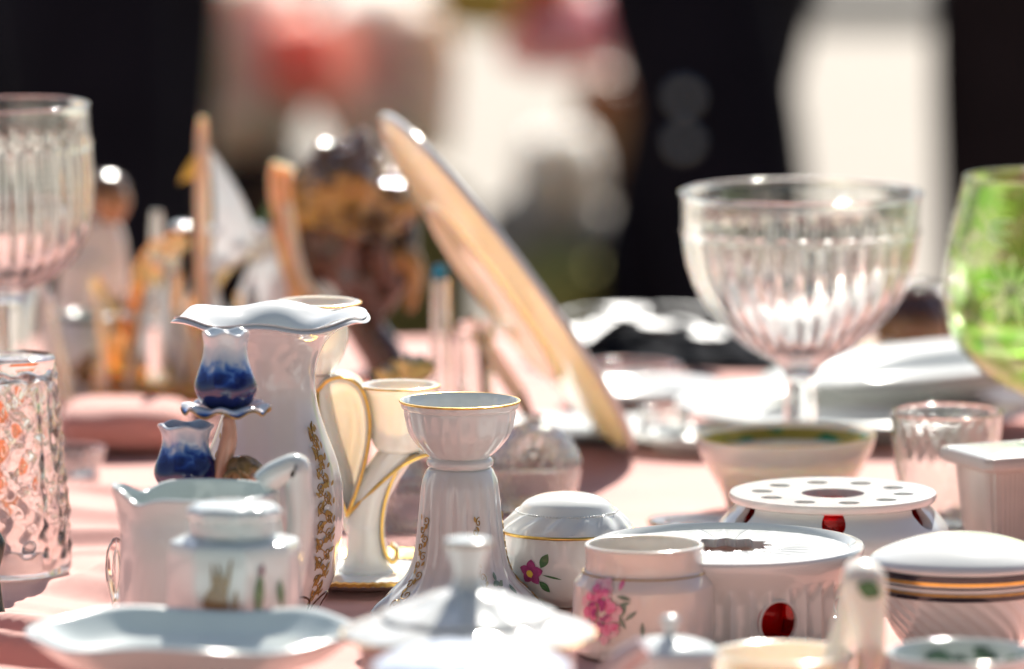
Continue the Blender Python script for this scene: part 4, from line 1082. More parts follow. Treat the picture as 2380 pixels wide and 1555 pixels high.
def plate_mesh(name, r, h, t=0.0045, n=128, mod=None, sy=1.0):
    pr = spl([(r * 0.55, 0), (r * 0.58, 0.001), (r * 0.57, 0.004), (r * 0.66, h * 0.45), (r * 0.74, h * 0.75), (r, h)], 5)
    me = lathe_mesh(name, shell(pr, t, 0.006), n, mod)
    if sy != 1:
        for v in me.vertices: v.co.y *= sy
    return me
def back_plates():
    a = At(2000, 6.46)
    o = obj('platter', plate_mesh('platter', 0.165, 0.022), MAT['china_plate'], None, a.loc); tag(o, 'large white platter lying under a tilted white dish, behind the glass compote', 'platter')
    o = obj('platter', plate_mesh('platter', 0.150, 0.024, sy=0.9), MAT['china_plate'], None, (a.X + 0.065, a.Y + 0.04, TZ + 0.030)); o.rotation_euler = (R(-1), R(-6), 0)
    tag(o, 'white oval dish lying tilted on the big platter left of the green goblet', 'platter')
    a = At(1620, 6.33); o = obj('plate', plate_mesh('plate', 0.062, 0.012), MAT['china_plate'], None, a.loc); tag(o, 'white side plate on the cloth between platter and small glass cup', 'plate')
    a = At(1490, 6.76); o = obj('plate', plate_mesh('plate', 0.075, 0.013), MAT['china_plate'], None, (a.X - 0.0, a.Y - 0.13, TZ)); tag(o, 'white plate in front of the thick glass bowl', 'plate')
    a = At(1622, 5.845); t = thing('saucer', 'small cream saucer with gold edge and red flower left of the round warmer', 'saucer', a.loc)
    obj('dish', plate_mesh('dish', 0.040, 0.008, 0.003), MAT['china_cream'], t)
    obj('gold_rim', tube_mesh('gold_rim', [(0.0405 * math.sin(2 * PI * i / 72), -0.0405 * math.cos(2 * PI * i / 72), 0.0098) for i in range(72)], 0.0007, 6, True), MAT['gold'], t)
    V = [(x, z, 0.0068) for x, z in blob(-0.004, 0.0, 0.010, 14, 0.35)]; V += [(x, y, z - 0.0006) for x, y, z in V]
    obj('painted_flower', mesh('painted_flower', V, [tuple(range(14)), tuple(range(14, 28))[::-1]] + [(i, (i + 1) % 14, 14 + (i + 1) % 14, 14 + i) for i in range(14)], False), MAT['orange_glaze'], t)
    a = At(1328, 6.42); t = thing('square_plate', 'white square plate with black edge beneath the leaning platter', 'plate', a.loc)
    obj('dish', box_mesh('dish', 0.14, 0.14, 0.009, 0.003), MAT['china_plate'], t)
    o = obj('black_edge', box_mesh('black_edge', 0.148, 0.148, 0.005, 0.002, 0.0012), MAT['black_glaze'], t)
    # white rose shaped cups
    for cx, y, s, lab in ((962, 6.12, 1.0, 'white porcelain rose with pale yellow petals above the cream cup'), (905, 6.16, 0.75, 'smaller white porcelain rose left of the bigger one')):
        a = At(cx, y); t = thing('porcelain_rose', lab, 'ornament', a.loc)
        h = a.z(875 if s == 1 else 885)
        obj('stem', lathe_mesh('stem', spl([(0.022, 0), (0.024, 0.003), (0.010, 0.010), (0.006, 0.03), (0.006, h)], 4), 24), MAT['china_cream'], t)
        for i in range(11):
            an = i * 2.399; rr = 0.0045 + 0.0011 * i; V, F = [], []
            for q in range(6):
                for p in range(7):
                    f = q / 5; e = (p - 3) / 3 * 0.75
                    rad = (rr * (0.4 + 0.9 * f ** 0.7)) * s * 1.05; zz = h - 0.006 + f * (0.026 - 0.0008 * i) * s * (1 - 0.25 * e * e)
                    V.append((rad * math.cos(an + e), rad * math.sin(an + e), zz))
            for q in range(5):
                for p in range(6): b = q * 7 + p; F.append((b, b + 1, b + 8, b + 7))
            o = obj('petal', mesh('petal', V, F), MAT['yellow_petal'] if i > 3 else MAT['china_plate'], t)
back_plates()

def leaning_platter():
    t = thing('leaning_platter', 'big peach coloured platter leaning steeply to the left, seen almost edge on', 'platter')
    # camera-plane directions turned into world directions, then a real disc of 35 cm
    Yc = 6.30; a = At(1190, Yc); r = 0.180
    e = R(6.3); u = Vector((-0.597, 0, 0.802))
    right = Vector((1, 0, 0)); up = Vector((0, math.sin(PITCH), math.cos(PITCH))); fw = Vector((0, math.cos(PITCH), -math.sin(PITCH)))
    U = right * -0.597 + up * 0.802; W = (right * 0.802 + up * 0.597)
    n = -(W * math.cos(e) + fw * math.sin(e)) * 1.0   # underside normal: down-left and towards the viewer
    n.normalize(); v = U.cross(n).normalized()
    M = Matrix((U, v, -n)).transposed()               # local +Z = upper face
    pr = spl([(r * 0.50, 0), (r * 0.53, 0.0), (r * 0.54, 0.005), (r * 0.66, 0.006), (r * 0.80, 0.009), (r, 0.016)], 6)
    me = lathe_mesh('dish', shell(pr, 0.005, 0.007), 144)
    low = min((M @ vv.co).z for vv in me.vertices)
    t.location = (a.X - 0.019, Yc, TZ + 0.0005 - low); t.rotation_euler = M.to_euler()
    obj('dish', me, MAT['china_peach'], t)
    obj('glazed_edge', tube_mesh('glazed_edge', [((r - 0.001) * math.sin(2 * PI * i / 96), -(r - 0.001) * math.cos(2 * PI * i / 96), 0.0175) for i in range(96)], 0.0036, 10, True), MAT['china_white'], t)
    # wooden easel that props it
    s = thing('plate_stand', 'amber wooden plate stand propping the leaning platter', 'plate stand', At(985, 6.33).loc)
    P = lambda px, py, y: Vector((At(px, 6.33).X - s.location.x, y, At(px, 6.33).z(py)))
    for y in (-0.05, 0.05):
        obj('strut', tube_mesh('strut', [P(1215, 930, y), P(1160, 850, y), P(1095, 755, y)], lambda f: 0.0035, 8), MAT['pale_horn'], s)
        obj('back_leg', tube_mesh('back_leg', [P(1120, 790, y), P(1128, 920, y), P(1135, 1040, y)], 0.003, 8), MAT['wood'], s)
        obj('foot', tube_mesh('foot', [P(1215, 930, y), P(1235, 990, y), P(1250, 1040, y)], 0.003, 8), MAT['wood'], s)
    obj('crossbar', tube_mesh('crossbar', [P(1120, 792, -0.05), P(1120, 792, 0.05)], 0.0045, 8), MAT['wood'], s)
leaning_platter()

# ------------------------------------------------------------------ curios at the back left
def souvenir_ship():
    a = At(440, 6.60); k = a.k; X = lambda px: (px - 440) * k
    t = thing('model_ship', 'souvenir sailing ship of amber horn with pearly sails behind the vase', 'model ship', a.loc)
    P = lambda px, py, y=0.0: Vector((X(px), y, a.z(py)))
    # hull
    V, F = [], []; n = 24; m = 10
    x0, x1 = X(215), X(700)
    for i in range(n + 1):
        f = i / n; x = x0 + (x1 - x0) * f; w = 0.030 * math.sin(PI * min(1, 0.02 + f * 0.98)) ** 0.55; sh = 0.020 + 0.016 * (2 * f - 1) ** 2 + 0.004
        for j in range(m + 1):
            g = (j / m - 0.5) * PI; V.append((x, w * math.sin(g), sh - (sh - 0.002) * math.cos(g) ** 0.8))
    for i in range(n):
        for j in range(m): q = i * (m + 1) + j; F.append((q, q + 1, q + m + 2, q + m + 1))
    for i in range(n): F.append((i * (m + 1), (i + 1) * (m + 1), (i + 1) * (m + 1) + m, i * (m + 1) + m))
    obj('hull', mesh('hull', V, F, True, 60), MAT['horn'], t)
    def mast(pts, r0, r1, mm='pale_horn', nm='mast'): return obj(nm, tube_mesh(nm, smooth_path([P(*p) for p in pts], 5), lambda f: r0 + (r1 - r0) * f, 14), MAT[mm], t)
    mast([(466, 905), (470, 700), (472, 480), (472, 340)], 0.0075, 0.0062, 'pale_horn'); mast([(472, 345), (472, 300), (473, 272)], 0.0064, 0.003)
    mast([(402, 900, -0.014), (404, 760, -0.014), (410, 640, -0.014), (414, 560, -0.014)], 0.006, 0.003, 'glass_clear'); mast([(332, 890, -0.008), (320, 780, -0.008), (328, 680, -0.008)], 0.006, 0.003, 'glass_honey', 'spar'); mast([(440, 900, -0.01), (520, 790, -0.01), (600, 740, -0.01)], 0.006, 0.004, 'glass_honey', 'spar')
    mast([(366, 900, -0.012), (364, 760, -0.012), (364, 620, -0.012), (366, 540, -0.012), (367, 488, -0.012)], 0.0095, 0.005, 'glass_clear')
    mast([(690, 900, 0.0), (690, 760, 0.0), (680, 640, 0), (662, 510, 0), (652, 420, 0), (660, 384, 0)], 0.010, 0.011, 'horn')
    mast([(668, 470, -0.012), (684, 560, -0.014), (706, 640, -0.014), (748, 692, -0.014)], 0.005, 0.004, 'pale_horn', 'spar')
    mast([(222, 645), (248, 690), (282, 740), (320, 800), (338, 880)], 0.003, 0.009, 'glass_honey', 'bowsprit')
    mast([(430, 850), (480, 700), (520, 625), (580, 580), (655, 542)], 0.007, 0.006, 'glass_honey', 'spar'); mast([(285, 770), (320, 690), (345, 590), (430, 545)], 0.006, 0.005, 'glass_honey', 'spar')
    mast([(270, 880), (300, 760), (345, 660), (400, 590), (440, 560)], 0.008, 0.005, 'glass_honey', 'spar'); mast([(452, 690), (440, 760), (415, 860)], 0.006, 0.008, 'glass_honey', 'spar')
    mast([(500, 900), (492, 760), (478, 640)], 0.011, 0.006, 'glass_honey', 'spar')
    random.seed(9)
    for i in range(16):
        x0 = random.uniform(250, 640); x1 = x0 + random.uniform(-45, 45); y1 = random.uniform(600, 800); yy = random.uniform(-0.022, -0.006)
        mast([(x0, 900, yy), (0.6 * x0 + 0.4 * x1 + random.uniform(-8, 8), 0.5 * (900 + y1), yy), (x1, y1, yy)], random.uniform(0.005, 0.008), 0.0018, random.choice(('glass_honey', 'glass_honey', 'pale_horn', 'glass_clear')), 'spike')
    def sail(c, bl, nm='sail', mm='pearl'):
        A, B, D = [P(*p) for p in c]; V, F = [], []; n = 12
        idx = {}
        for s in (0, 1):
            for i in range(n + 1):
                for j in range(n + 1 - i):
                    u, v = i / n, j / n; q = A * (1 - u - v) + B * u + D * v
                    bb = math.sin(PI * u) * 0.5 + math.sin(PI * v) * 0.5 + math.sin(PI * (u + v)) * 0.5
                    idx[s, i, j] = len(V); V.append(q + Vector((bl[0] * bb, bl[1] * bb - s * 0.0016, bl[2] * bb)))
        for s in (0, 1):
            for i in range(n):
                for j in range(n - i):
                    F.append((idx[s, i, j], idx[s, i + 1, j], idx[s, i, j + 1]))
                    if i + j < n - 1: F.append((idx[s, i + 1, j], idx[s, i + 1, j + 1], idx[s, i, j + 1]))
        obj(nm, mesh(nm, V, F), MAT[mm], t)
    sail([(486, 340), (604, 566), (486, 650)], (0.006, -0.012, 0.002)); sail([(620, 500), (686, 720), (540, 720)], (0.0, -0.010, 0))
    sail([(478, 560), (530, 830), (470, 840)], (0.004, -0.01, 0)); sail([(374, 580), (440, 880), (376, 880)], (0.0, -0.014, 0)); sail([(356, 600), (352, 860), (296, 840)], (0.0, -0.012, 0)); sail([(585, 600), (640, 880), (540, 880)], (0.0, -0.018, 0)); sail([(430, 640), (452, 880), (392, 880)], (0, -0.016, 0))
    sail([(468, 345), (418, 428), (462, 410)], (-0.003, -0.004, 0), 'pennant', 'flower_yellow'); sail([(640, 440), (590, 520), (644, 520)], (0, 0.004, 0), 'pennant', 'leaf_green')
    for cx, cy in ((380, 600), (400, 620), (352, 690), (350, 745), (300, 725), (305, 880), (330, 890), (345, 895), (560, 560), (610, 520), (500, 530), (515, 600), (420, 520)):  # flat lenses added among the spars to catch sun glints
        o = obj('glint_disc', lathe_mesh('glint_disc', spl([(0, -0.006), (0.005, -0.004), (0.008, 0), (0.0065, 0.0009), (0.004, 0.0014), (0, 0.0018)], 3), 20), MAT['pearl'], t, P(cx, cy, -0.014)); o.rotation_euler = (R(14), R(-3), 0)
    return t
souvenir_ship()

def bird():
    a = At(815, 6.70); k = a.k; X = lambda px: (px - 815) * k
    t = thing('bird_figurine', 'glossy brown glazed bird figurine with amber crown on a dark perch', 'figurine', a.loc)
    g = glaze_ramp('bird_glaze', [(0.0, (0.055, 0.018, 0.012)), (0.40, (0.07, 0.026, 0.014)), (0.52, (0.09, 0.033, 0.015)), (0.59, (0.42, 0.20, 0.025)), (0.80, (0.40, 0.19, 0.025)), (0.88, (0.12, 0.06, 0.03)), (1.0, (0.25, 0.16, 0.12))], a.z(740), a.z(330), 34, 1.1, 0.10, 0.5)
    V, F = [], []; nu, nv = 96, 64
    cz = a.z(525); rx, rz = 128 * k, 195 * k
    for j in range(nv + 1):
        f = j / nv; ph = PI * f
        for i in range(nu):
            th = 2 * PI * i / nu
            d = Vector((math.sin(ph) * math.sin(th), -math.sin(ph) * math.cos(th), math.cos(ph)))
            s = 1.04 + 0.30 * noise.noise(d * 2.3 + Vector((5, 2, 7))) + 0.14 * noise.noise(d * 5) + 0.035 * (abs(noise.noise(d * 14)) - 0.2)
            w = 1.0 - 0.25 * max(0, -d.z) ** 1.5 + 0.06 * max(0, d.z)
            V.append(Vector((d.x * rx * s * w + 0.018 * max(0, -d.z) ** 2 , d.y * rx * 0.95 * s * w, cz + d.z * rz * s)))
    for j in range(nv):
        for i in range(nu): q = (i + 1) % nu; F.append((j * nu + i, (j + 1) * nu + i, (j + 1) * nu + q, j * nu + q))
    obj('body', mesh('body', V, F), g, t)
    P = lambda px, py, y=0.0: Vector((X(px), y, a.z(py)))
    obj('beak', tube_mesh('beak', smooth_path([P(900, 600, -0.02), P(948, 590, -0.025), P(966, 630, -0.025), P(958, 690, -0.025), P(950, 716, -0.025)], 5), lambda f: 0.013 * (1 - f) ** 0.7 + 0.001, 14), MAT['amber_glaze'], t)
    for s in (-1, 1): obj('wing', tube_mesh('wing', smooth_path([P(815 + s * 95, 450, 0.0), P(815 + s * 118, 540, -0.004), P(815 + s * 104, 640, -0.01), P(815 + s * 66, 730, -0.01)], 5), lambda f: 0.017 * math.sin(PI * (0.15 + 0.8 * f)), 14), MAT['brown_glaze'], t)
    obj('eye', lathe_mesh('eye', spl([(0, -0.004), (0.0035, -0.003), (0.0045, 0), (0.0035, 0.003), (0, 0.004)], 3), 20), MAT['black_glaze'], t, P(905, 500, -0.036))
    obj('perch', tube_mesh('perch', smooth_path([P(800, 690), P(850, 770), P(890, 830), P(900, 880), P(880, 915)], 6), lambda f: 0.016 + 0.008 * f, 16), MAT['brown_glaze'], t)
    obj('perch_foot', lathe_mesh('perch_foot', spl([(0.05, 0), (0.052, 0.004), (0.036, 0.012), (0.012, 0.02), (0, 0.021)], 4), 40, lambda th, r, z, i: (r * (1 + 0.08 * math.cos(5 * th)), z)), MAT['brown_glaze'], t, (X(880), 0, 0))
    random.seed(3)
    for i in range(30):  # lens shapes added and tilted so the sun glints off the glaze
        th = random.uniform(-1.4, 1.4); ph = random.uniform(-0.35, 1.2)
        d = Vector((math.sin(th) * math.cos(ph), -math.cos(th) * math.cos(ph), math.sin(ph)))
        o = obj('glint_bead', lathe_mesh('glint_bead', spl([(0, -0.003), (0.006, -0.002), (0.0085, 0), (0.0075, 0.0008), (0.004, 0.0016), (0, 0.002)], 3), 20), MAT['brown_glaze'], t, Vector((d.x * rx * 1.03, d.y * rx * 0.99, cz + d.z * rz * 1.03))); o.rotation_euler = (R(15), R(-3), 0)
bird()

def lady_and_pot():
    a = At(215, 6.86); k = a.k; X = lambda px: (px - 215) * k
    t = thing('lady_figurine', 'cream porcelain figurine with brown hair behind the left goblet', 'figurine', a.loc)
    P = lambda px, py, y=0.0: (X(px), y, a.z(py))
    pr = spl(a.pr([(78, 864), (82, 858), (80, 800), (72, 740), (60, 690), (50, 640), (44, 600)]), 5)
    vs = [P(205, 800), P(205, 720), P(205, 640), P(218, 590), P(240, 550), P(250, 515), P(256, 470), P(258, 448), P(170, 610), P(150, 680), P(180, 720, -0.02), P(200, 722, -0.028), P(255, 610), P(262, 680), P(240, 716, -0.02), P(222, 722, -0.028)]
    ed = [(0, 1), (1, 2), (2, 3), (3, 4), (4, 5), (5, 6), (6, 7), (3, 8), (8, 9), (9, 10), (10, 11), (3, 12), (12, 13), (13, 14), (14, 15)]
    rd = [0.030, 0.030, 0.027, 0.024, 0.011, 0.010, 0.018, 0.016, 0.012, 0.010, 0.007, 0.005, 0.011, 0.009, 0.007, 0.005]
    obj('figure', skin_mesh('figure', vs, ed, rd), MAT['china_cream'], t)
    obj('face', lathe_mesh('face', spl([(0, -0.024), (0.010, -0.020), (0.0175, -0.006), (0.018, 0.004), (0.010, 0.014), (0, 0.016)], 4), 32), pbr('face_brown', (0.42, 0.21, 0.08), 0.2, coat=0.5, var=(50, 0.3)), t, Vector(P(260, 464, -0.003)))
    obj('robe', lathe_mesh('robe', [(0, 0.001)] + pr + [(0, pr[-1][1])], 72, lambda th, r, z, i: (r * (1.12 + 0.05 * math.sin(9 * th + 40 * z)), z)), MAT['china_cream'], t, (X(200), 0, 0))
    obj('shawl', tube_mesh('shawl', smooth_path([P(150, 640, 0), P(190, 575, 0.004), P(232, 545, 0.006), P(252, 590, 0.002), P(258, 690, 0)], 6), lambda f: 0.020 - 0.006 * abs(f - 0.5), 16), MAT['china_cream'], t)
    obj('hair', lathe_mesh('hair', spl([(0.006, -0.026), (0.016, -0.018), (0.0215, 0), (0.018, 0.013), (0.008, 0.019), (0, 0.020)], 4), 40, lambda th, r, z, i: (r * (1 + 0.03 * math.sin(9 * th)), z)), pbr('hair_brown', (0.16, 0.075, 0.025), 0.2, coat=0.5, var=(50, 0.4)), t, Vector(P(246, 450, 0.004)))
    obj('nose', tube_mesh('nose', [P(270, 462, -0.008), P(279, 470, -0.010)], 0.003, 8), MAT['skin_glaze'], t)
    b = At(210, 6.66); k = b.k; t = thing('round_pot', 'pale grey round pot with brown painted patch below the lady figurine', 'pot', b.loc)
    pr = spl(b.pr([(50, 925), (58, 920), (80, 880), (90, 830), (86, 780), (74, 748), (70, 738)]), 5)
    obj('body', lathe_mesh('body', shell(pr, 0.0035), 72), MAT['china_cool'], t)
    obj('dark_rim', tube_mesh('dark_rim', [(71 * k * math.sin(2 * PI * i / 60), -71 * k * math.cos(2 * PI * i / 60), pr[-1][1] + 0.001) for i in range(60)], 0.0026, 8, True), MAT['dark_stone'], t)
    obj('painted_patch', decal_mesh('painted_patch', pr, -0.1, b.z(850), [blob(0, 0, 0.012, 14, 0.3), leaf(0.004, 0.006, 0.014, 0.004, 1.2), leaf(-0.01, -0.004, 0.014, 0.003, 2.4)]), MAT['painted_brown'], t)
lady_and_pot()

def back_right_items():
    a = At(2120, 6.92); k = a.k; t = thing('brown_jug', 'dark brown stoneware jug behind the compote and the platters', 'jug', a.loc)
    pr = spl(a.pr([(60, 842), (70, 836), (88, 790), (90, 740), (74, 700), (56, 680), (60, 664)]), 5)
    obj('body', lathe_mesh('body', shell(pr, 0.004), 64), glaze_ramp('jug_glaze', [(0.0, (0.30, 0.17, 0.04)), (0.45, (0.20, 0.10, 0.03)), (0.75, (0.06, 0.03, 0.02))], 0, 0.07, 30, 0.3), t)
    obj('handle', tube_mesh('handle', smooth_path([(52 * k, 0, a.z(690)), (92 * k, 0, a.z(695)), (108 * k, 0, a.z(740)), (86 * k, 0, a.z(790))], 6), 0.006, 12), MAT['brown_glaze'], t)
    o = obj('small_cup', lathe_mesh('small_cup', shell(spl(At(2070, 6.88).pr([(34, 858), (38, 852), (46, 830), (48, 800)]), 5), 0.003), 48), MAT['china_peach'], None, At(2040, 6.88).loc); tag(o, 'little peach cup left of the brown jug', 'cup')
    o = obj('small_cup', lathe_mesh('small_cup', shell(spl(At(2070, 6.88).pr([(34, 858), (38, 852), (50, 830), (54, 806)]), 5), 0.003), 48), MAT['china_peach'], None, At(2218, 6.88).loc); tag(o, 'little peach cup right of the brown jug', 'cup')
    # black cloth with a heap of cutlery
    V, F = [], []; n = 50
    c = At(1570, 6.96)
    for j in range(n + 1):
        for i in range(n + 1):
            u, v = i / n * 2 - 1, j / n * 2 - 1; e = max(0, 1 - max(abs(u), abs(v)) ** 4)
            z = 0.003 + e * (0.012 + 0.022 * max(0, noise.noise((u * 3, v * 3, 5))) + 0.008 * noise.noise((u * 8, v * 8, 2)))
            V.append((u * 0.135, v * 0.10, z))
    for j in range(n):
        for i in range(n): q = j * (n + 1) + i; F.append((q, q + 1, q + n + 2, q + n + 1))
    o = obj('black_cloth', mesh('black_cloth', V, F), MAT['black_cloth'], None, c.loc); tag(o, 'crumpled black cloth carrying the cutlery at the far table edge', 'cloth')
    Vs, Fs = [], []; L = 0.15; n = 24
    for i in range(n + 1):   # one spoon, bowl and flattened handle
        f = i / n; x = -L / 2 + L * f
        w = 0.0035 + 0.0025 * (1 - f) if f < 0.68 else 0.0035 + 0.0135 * math.sin(PI * (f - 0.68) / 0.32) ** 0.6
        zc = 0.002 + (0.006 * math.sin(PI * f * 0.9) if f < 0.68 else 0.004)
        for j in range(5):
            g = (j - 2) / 2; dip = (0.006 * math.sin(PI * max(0, f - 0.68) / 0.32) * (1 - g * g))
            Vs.append((x, g * w, zc - dip)); 
        for j in range(5):
            g = (j - 2) / 2; dip = (0.006 * math.sin(PI * max(0, f - 0.68) / 0.32) * (1 - g * g)); Vs.append((x, g * w, zc - dip - 0.0012))
    for i in range(n):
        for j in range(4):
            q = i * 10 + j; Fs.append((q, q + 10, q + 11, q + 1)); Fs.append((q + 5, q + 6, q + 16, q + 15))
        Fs.append((i * 10, i * 10 + 5, i * 10 + 15, i * 10 + 10)); Fs.append((i * 10 + 4, i * 10 + 14, i * 10 + 19, i * 10 + 9))
    sp = mesh('spoon', Vs, Fs); sp.materials.append(MAT['steel'])
    random.seed(11)
    for i in range(7):
        o = obj('spoon', sp, None, None, (c.X + random.uniform(-0.09, 0.09), c.Y + random.uniform(-0.06, 0.05), TZ + 0.026 + 0.0022 * i))
        o.rotation_euler = (random.uniform(-.1, .1), random.uniform(-.08, .08), random.uniform(0, 6.28))
        tag(o, 'silver spoon in the jumbled heap on the black cloth', 'spoon', 'spoons heaped on the black cloth')
    # little dark things at the left edge
    for cx, Y, pts, lab in ((-14, 5.40, [(18, 1442), (26, 1430), (20, 1400), (12, 1330), (22, 1290), (26, 1262), (14, 1238)], 'dark green stone stopper at the left edge, low in front of the tumbler'),):
        a = At(cx, Y); pr = spl(a.pr(pts), 5)
        o = obj('stone_stopper', lathe_mesh('stone_stopper', [(0, 0)] + pr + [(0, pr[-1][1] + 0.002)], 40), MAT['dark_stone'], None, a.loc); tag(o, lab, 'stopper')
    # folded pink towel behind the glasses
    a = At(290, 6.34); V, F = [], []; n = 40; m = 24
    for i in range(n + 1):
        f = i / n; x = (f - 0.5) * 0.112 * 1.0
        ex = (1 - abs(2 * f - 1) ** 6)
        for j in range(m):
            th = 2 * PI * j / m; s = 1 + 0.06 * noise.noise((x * 30, math.cos(th) * 2, math.sin(th) * 2))
            V.append((x * 1.02, 0.06 * math.copysign(abs(math.cos(th)) ** 0.6, math.cos(th)) * ex ** 0.3 * s, 0.021 + 0.021 * math.copysign(abs(math.sin(th)) ** 0.7, math.sin(th)) * max(0.02, ex ** 0.4)))
    for i in range(n):
        for j in range(m): q = (j + 1) % m; F.append((i * m + j, (i + 1) * m + j, (i + 1) * m + q, i * m + q))
    F.append(tuple(range(m))); F.append(tuple(range(n * m, n * m + m))[::-1])
    o = obj('folded_towel', mesh('folded_towel', V, F), MAT['pink_cloth'], None, a.loc); tag(o, 'thick folded pink towel in front of the model ship', 'towel')
back_right_items()

# ------------------------------------------------------------------ behind the table: people and a stall of textiles
pbr('dark_trousers', (0.015, 0.012, 0.019), 0.9, spec=0.1, var=(8, 0.3), bump=(220, 0.3, 0.002))
pbr('dark_brown_trousers', (0.026, 0.017, 0.019), 0.9, spec=0.1, var=(8, 0.3), bump=(220, 0.3, 0.002))
pbr('grey_coat', (0.06, 0.055, 0.055), 0.85, var=(8, 0.3)); pbr('skin', (0.55, 0.33, 0.24), 0.5); pbr('hair_dark', (0.03, 0.02, 0.015), 0.5); pbr('shoe', (0.02, 0.018, 0.018), 0.35)

def person(label, px, Y, turn, stride, trm, wide=1.0, seatx=0.0, lean=0.0):
    kk = Y / FPX / math.cos(PITCH); X0 = (px - 1190) * kk
    t = thing('person', label, 'person', (X0, Y, 0)); t.rotation_euler = (0, 0, turn)
    s = stride; hx = 0.10
    body = {'pelvis': ((0, 0, 0.95), 0.15), 'waist': ((0, 0.0, 1.10), 0.135), 'chest': ((0, -0.01, 1.32), 0.155), 'neck': ((0, 0.0, 1.50), 0.055), 'head': ((0, -0.02, 1.62), 0.092), 'crown': ((0, -0.015, 1.70), 0.085)}
    ed = [('pelvis', 'waist'), ('waist', 'chest'), ('chest', 'neck'), ('neck', 'head'), ('head', 'crown')]
    for q, nm in ((-1, 'l'), (1, 'r')):
        f = -q * s
        body.update({nm + 'hip': ((q * hx, 0, 0.88), 0.088), nm + 'knee': ((q * hx + lean * q * .3, -f * 0.5 - 0.02, 0.50), 0.062), nm + 'ankle': ((q * hx + lean * q * .6, -f + 0.02, 0.10), 0.042), nm + 'toe': ((q * (hx + 0.02) + lean * q * .6, -f - 0.15, 0.05), 0.036),
                     nm + 'sh': ((q * 0.19, 0, 1.40), 0.062), nm + 'elb': ((q * 0.25, 0.03, 1.13), 0.046), nm + 'wri': ((q * 0.19, -0.22, 1.16), 0.03), nm + 'palm': ((q * 0.16, -0.29, 1.18), 0.034)})
        ed += [('pelvis', nm + 'hip'), (nm + 'hip', nm + 'knee'), (nm + 'knee', nm + 'ankle'), (nm + 'ankle', nm + 'toe'), ('chest', nm + 'sh'), (nm + 'sh', nm + 'elb'), (nm + 'elb', nm + 'wri'), (nm + 'wri', nm + 'palm')]
        px_, py_, pz_ = body[nm + 'palm'][0]
        for i, (dy, L) in enumerate(((-0.03, 0.075), (-0.012, 0.085), (0.008, 0.08), (0.026, 0.062))):
            body['%sf%d' % (nm, i)] = ((px_ - q * 0.01, py_ - 0.045, pz_ + dy * 1.1), 0.0095); body['%sg%d' % (nm, i)] = ((px_ - q * 0.03, py_ - 0.03 - L, pz_ + dy * 1.2), 0.008)
            ed += [(nm + 'palm', '%sf%d' % (nm, i)), ('%sf%d' % (nm, i), '%sg%d' % (nm, i))]
        body[nm + 'th'] = ((px_ - q * 0.02, py_ - 0.01, pz_ + 0.055), 0.011); ed.append((nm + 'palm', nm + 'th'))
    ks = list(body); ix = {n: i for i, n in enumerate(ks)}
    obj('body', skin_mesh('body', [body[n][0] for n in ks], [(ix[a], ix[b]) for a, b in ed], [body[n][1] for n in ks]), MAT['skin'], t)
    tv = ['pelvis', 'waist', 'lhip', 'lknee', 'lankle', 'rhip', 'rknee', 'rankle']; te = [(0, 1), (0, 2), (2, 3), (3, 4), (0, 5), (5, 6), (6, 7)]
    trr = {'pelvis': 0.175, 'waist': 0.155, 'hip': 0.115 * wide, 'knee': 0.092 * wide, 'ankle': 0.082 * wide}
    obj('trousers', skin_mesh('trousers', [body[n][0] for n in tv], te, [trr[n.lstrip('lr')] if n not in ('pelvis', 'waist') else trr[n] for n in tv]), MAT[trm], t)
    jv = ['waist', 'chest', 'lsh', 'lelb', 'lwri', 'rsh', 'relb', 'rwri', 'pelvis']; je = [(8, 0), (0, 1), (1, 2), (2, 3), (3, 4), (1, 5), (5, 6), (6, 7)]
    obj('jacket', skin_mesh('jacket', [body[n][0] for n in jv], je, [0.185, 0.19, 0.082, 0.066, 0.05, 0.082, 0.066, 0.05, 0.19]), MAT['grey_coat'], t)
    obj('hair', lathe_mesh('hair', spl([(0.07, -0.05), (0.10, 0.0), (0.098, 0.06), (0.06, 0.11), (0, 0.125)], 4), 32), MAT['hair_dark'], t, (0, 0.022, 1.63))
    for q, nm in ((-1, 'l'), (1, 'r')):
        tx, ty, tz = body[nm + 'toe'][0]; ax, ay, az = body[nm + 'ankle'][0]
        obj('shoe', skin_mesh('shoe', [(ax, ay + 0.05, 0.052), (ax, ay - 0.02, 0.055), (tx, ty, 0.045), (tx, ty - 0.06, 0.04)], [(0, 1), (1, 2), (2, 3)], [0.05, 0.05, 0.046, 0.036]), MAT['shoe'], t)
        V = [(tx * 0, 0, 0)]
    for s2 in (-1, 1): obj('eye', lathe_mesh('eye', spl([(0, -0.012), (0.009, -0.008), (0.012, 0), (0.009, 0.008), (0, 0.012)], 2), 12), MAT['black_glaze'], t, (s2 * 0.033, -0.10, 1.635))
    obj('nose', tube_mesh('nose', [(0, -0.108, 1.63), (0, -0.128, 1.60)], 0.011, 8), MAT['skin'], t)
    obj('mouth', tube_mesh('mouth', [(-0.022, -0.108, 1.565), (0, -0.113, 1.563), (0.022, -0.108, 1.565)], 0.005, 6), pbr('lip', (0.45, 0.16, 0.14), 0.5), t)
    return t
person('standing person in black trousers filling the dark left background', 240, 11.0, 1.25, 0.03, 'dark_trousers', 1.45)
person('person in dark trousers at the far left, behind the glass goblet', 20, 12.0, 0.35, 0.03, 'dark_trousers', 1.1)
p3 = person('person in black trousers striding behind the leaning platter and compote', 1640, 11.4, 0.9, 0.20, 'dark_trousers', 1.42)
pbr('chrome', (0.8, 0.78, 0.76), 0.12, metal=1.0)
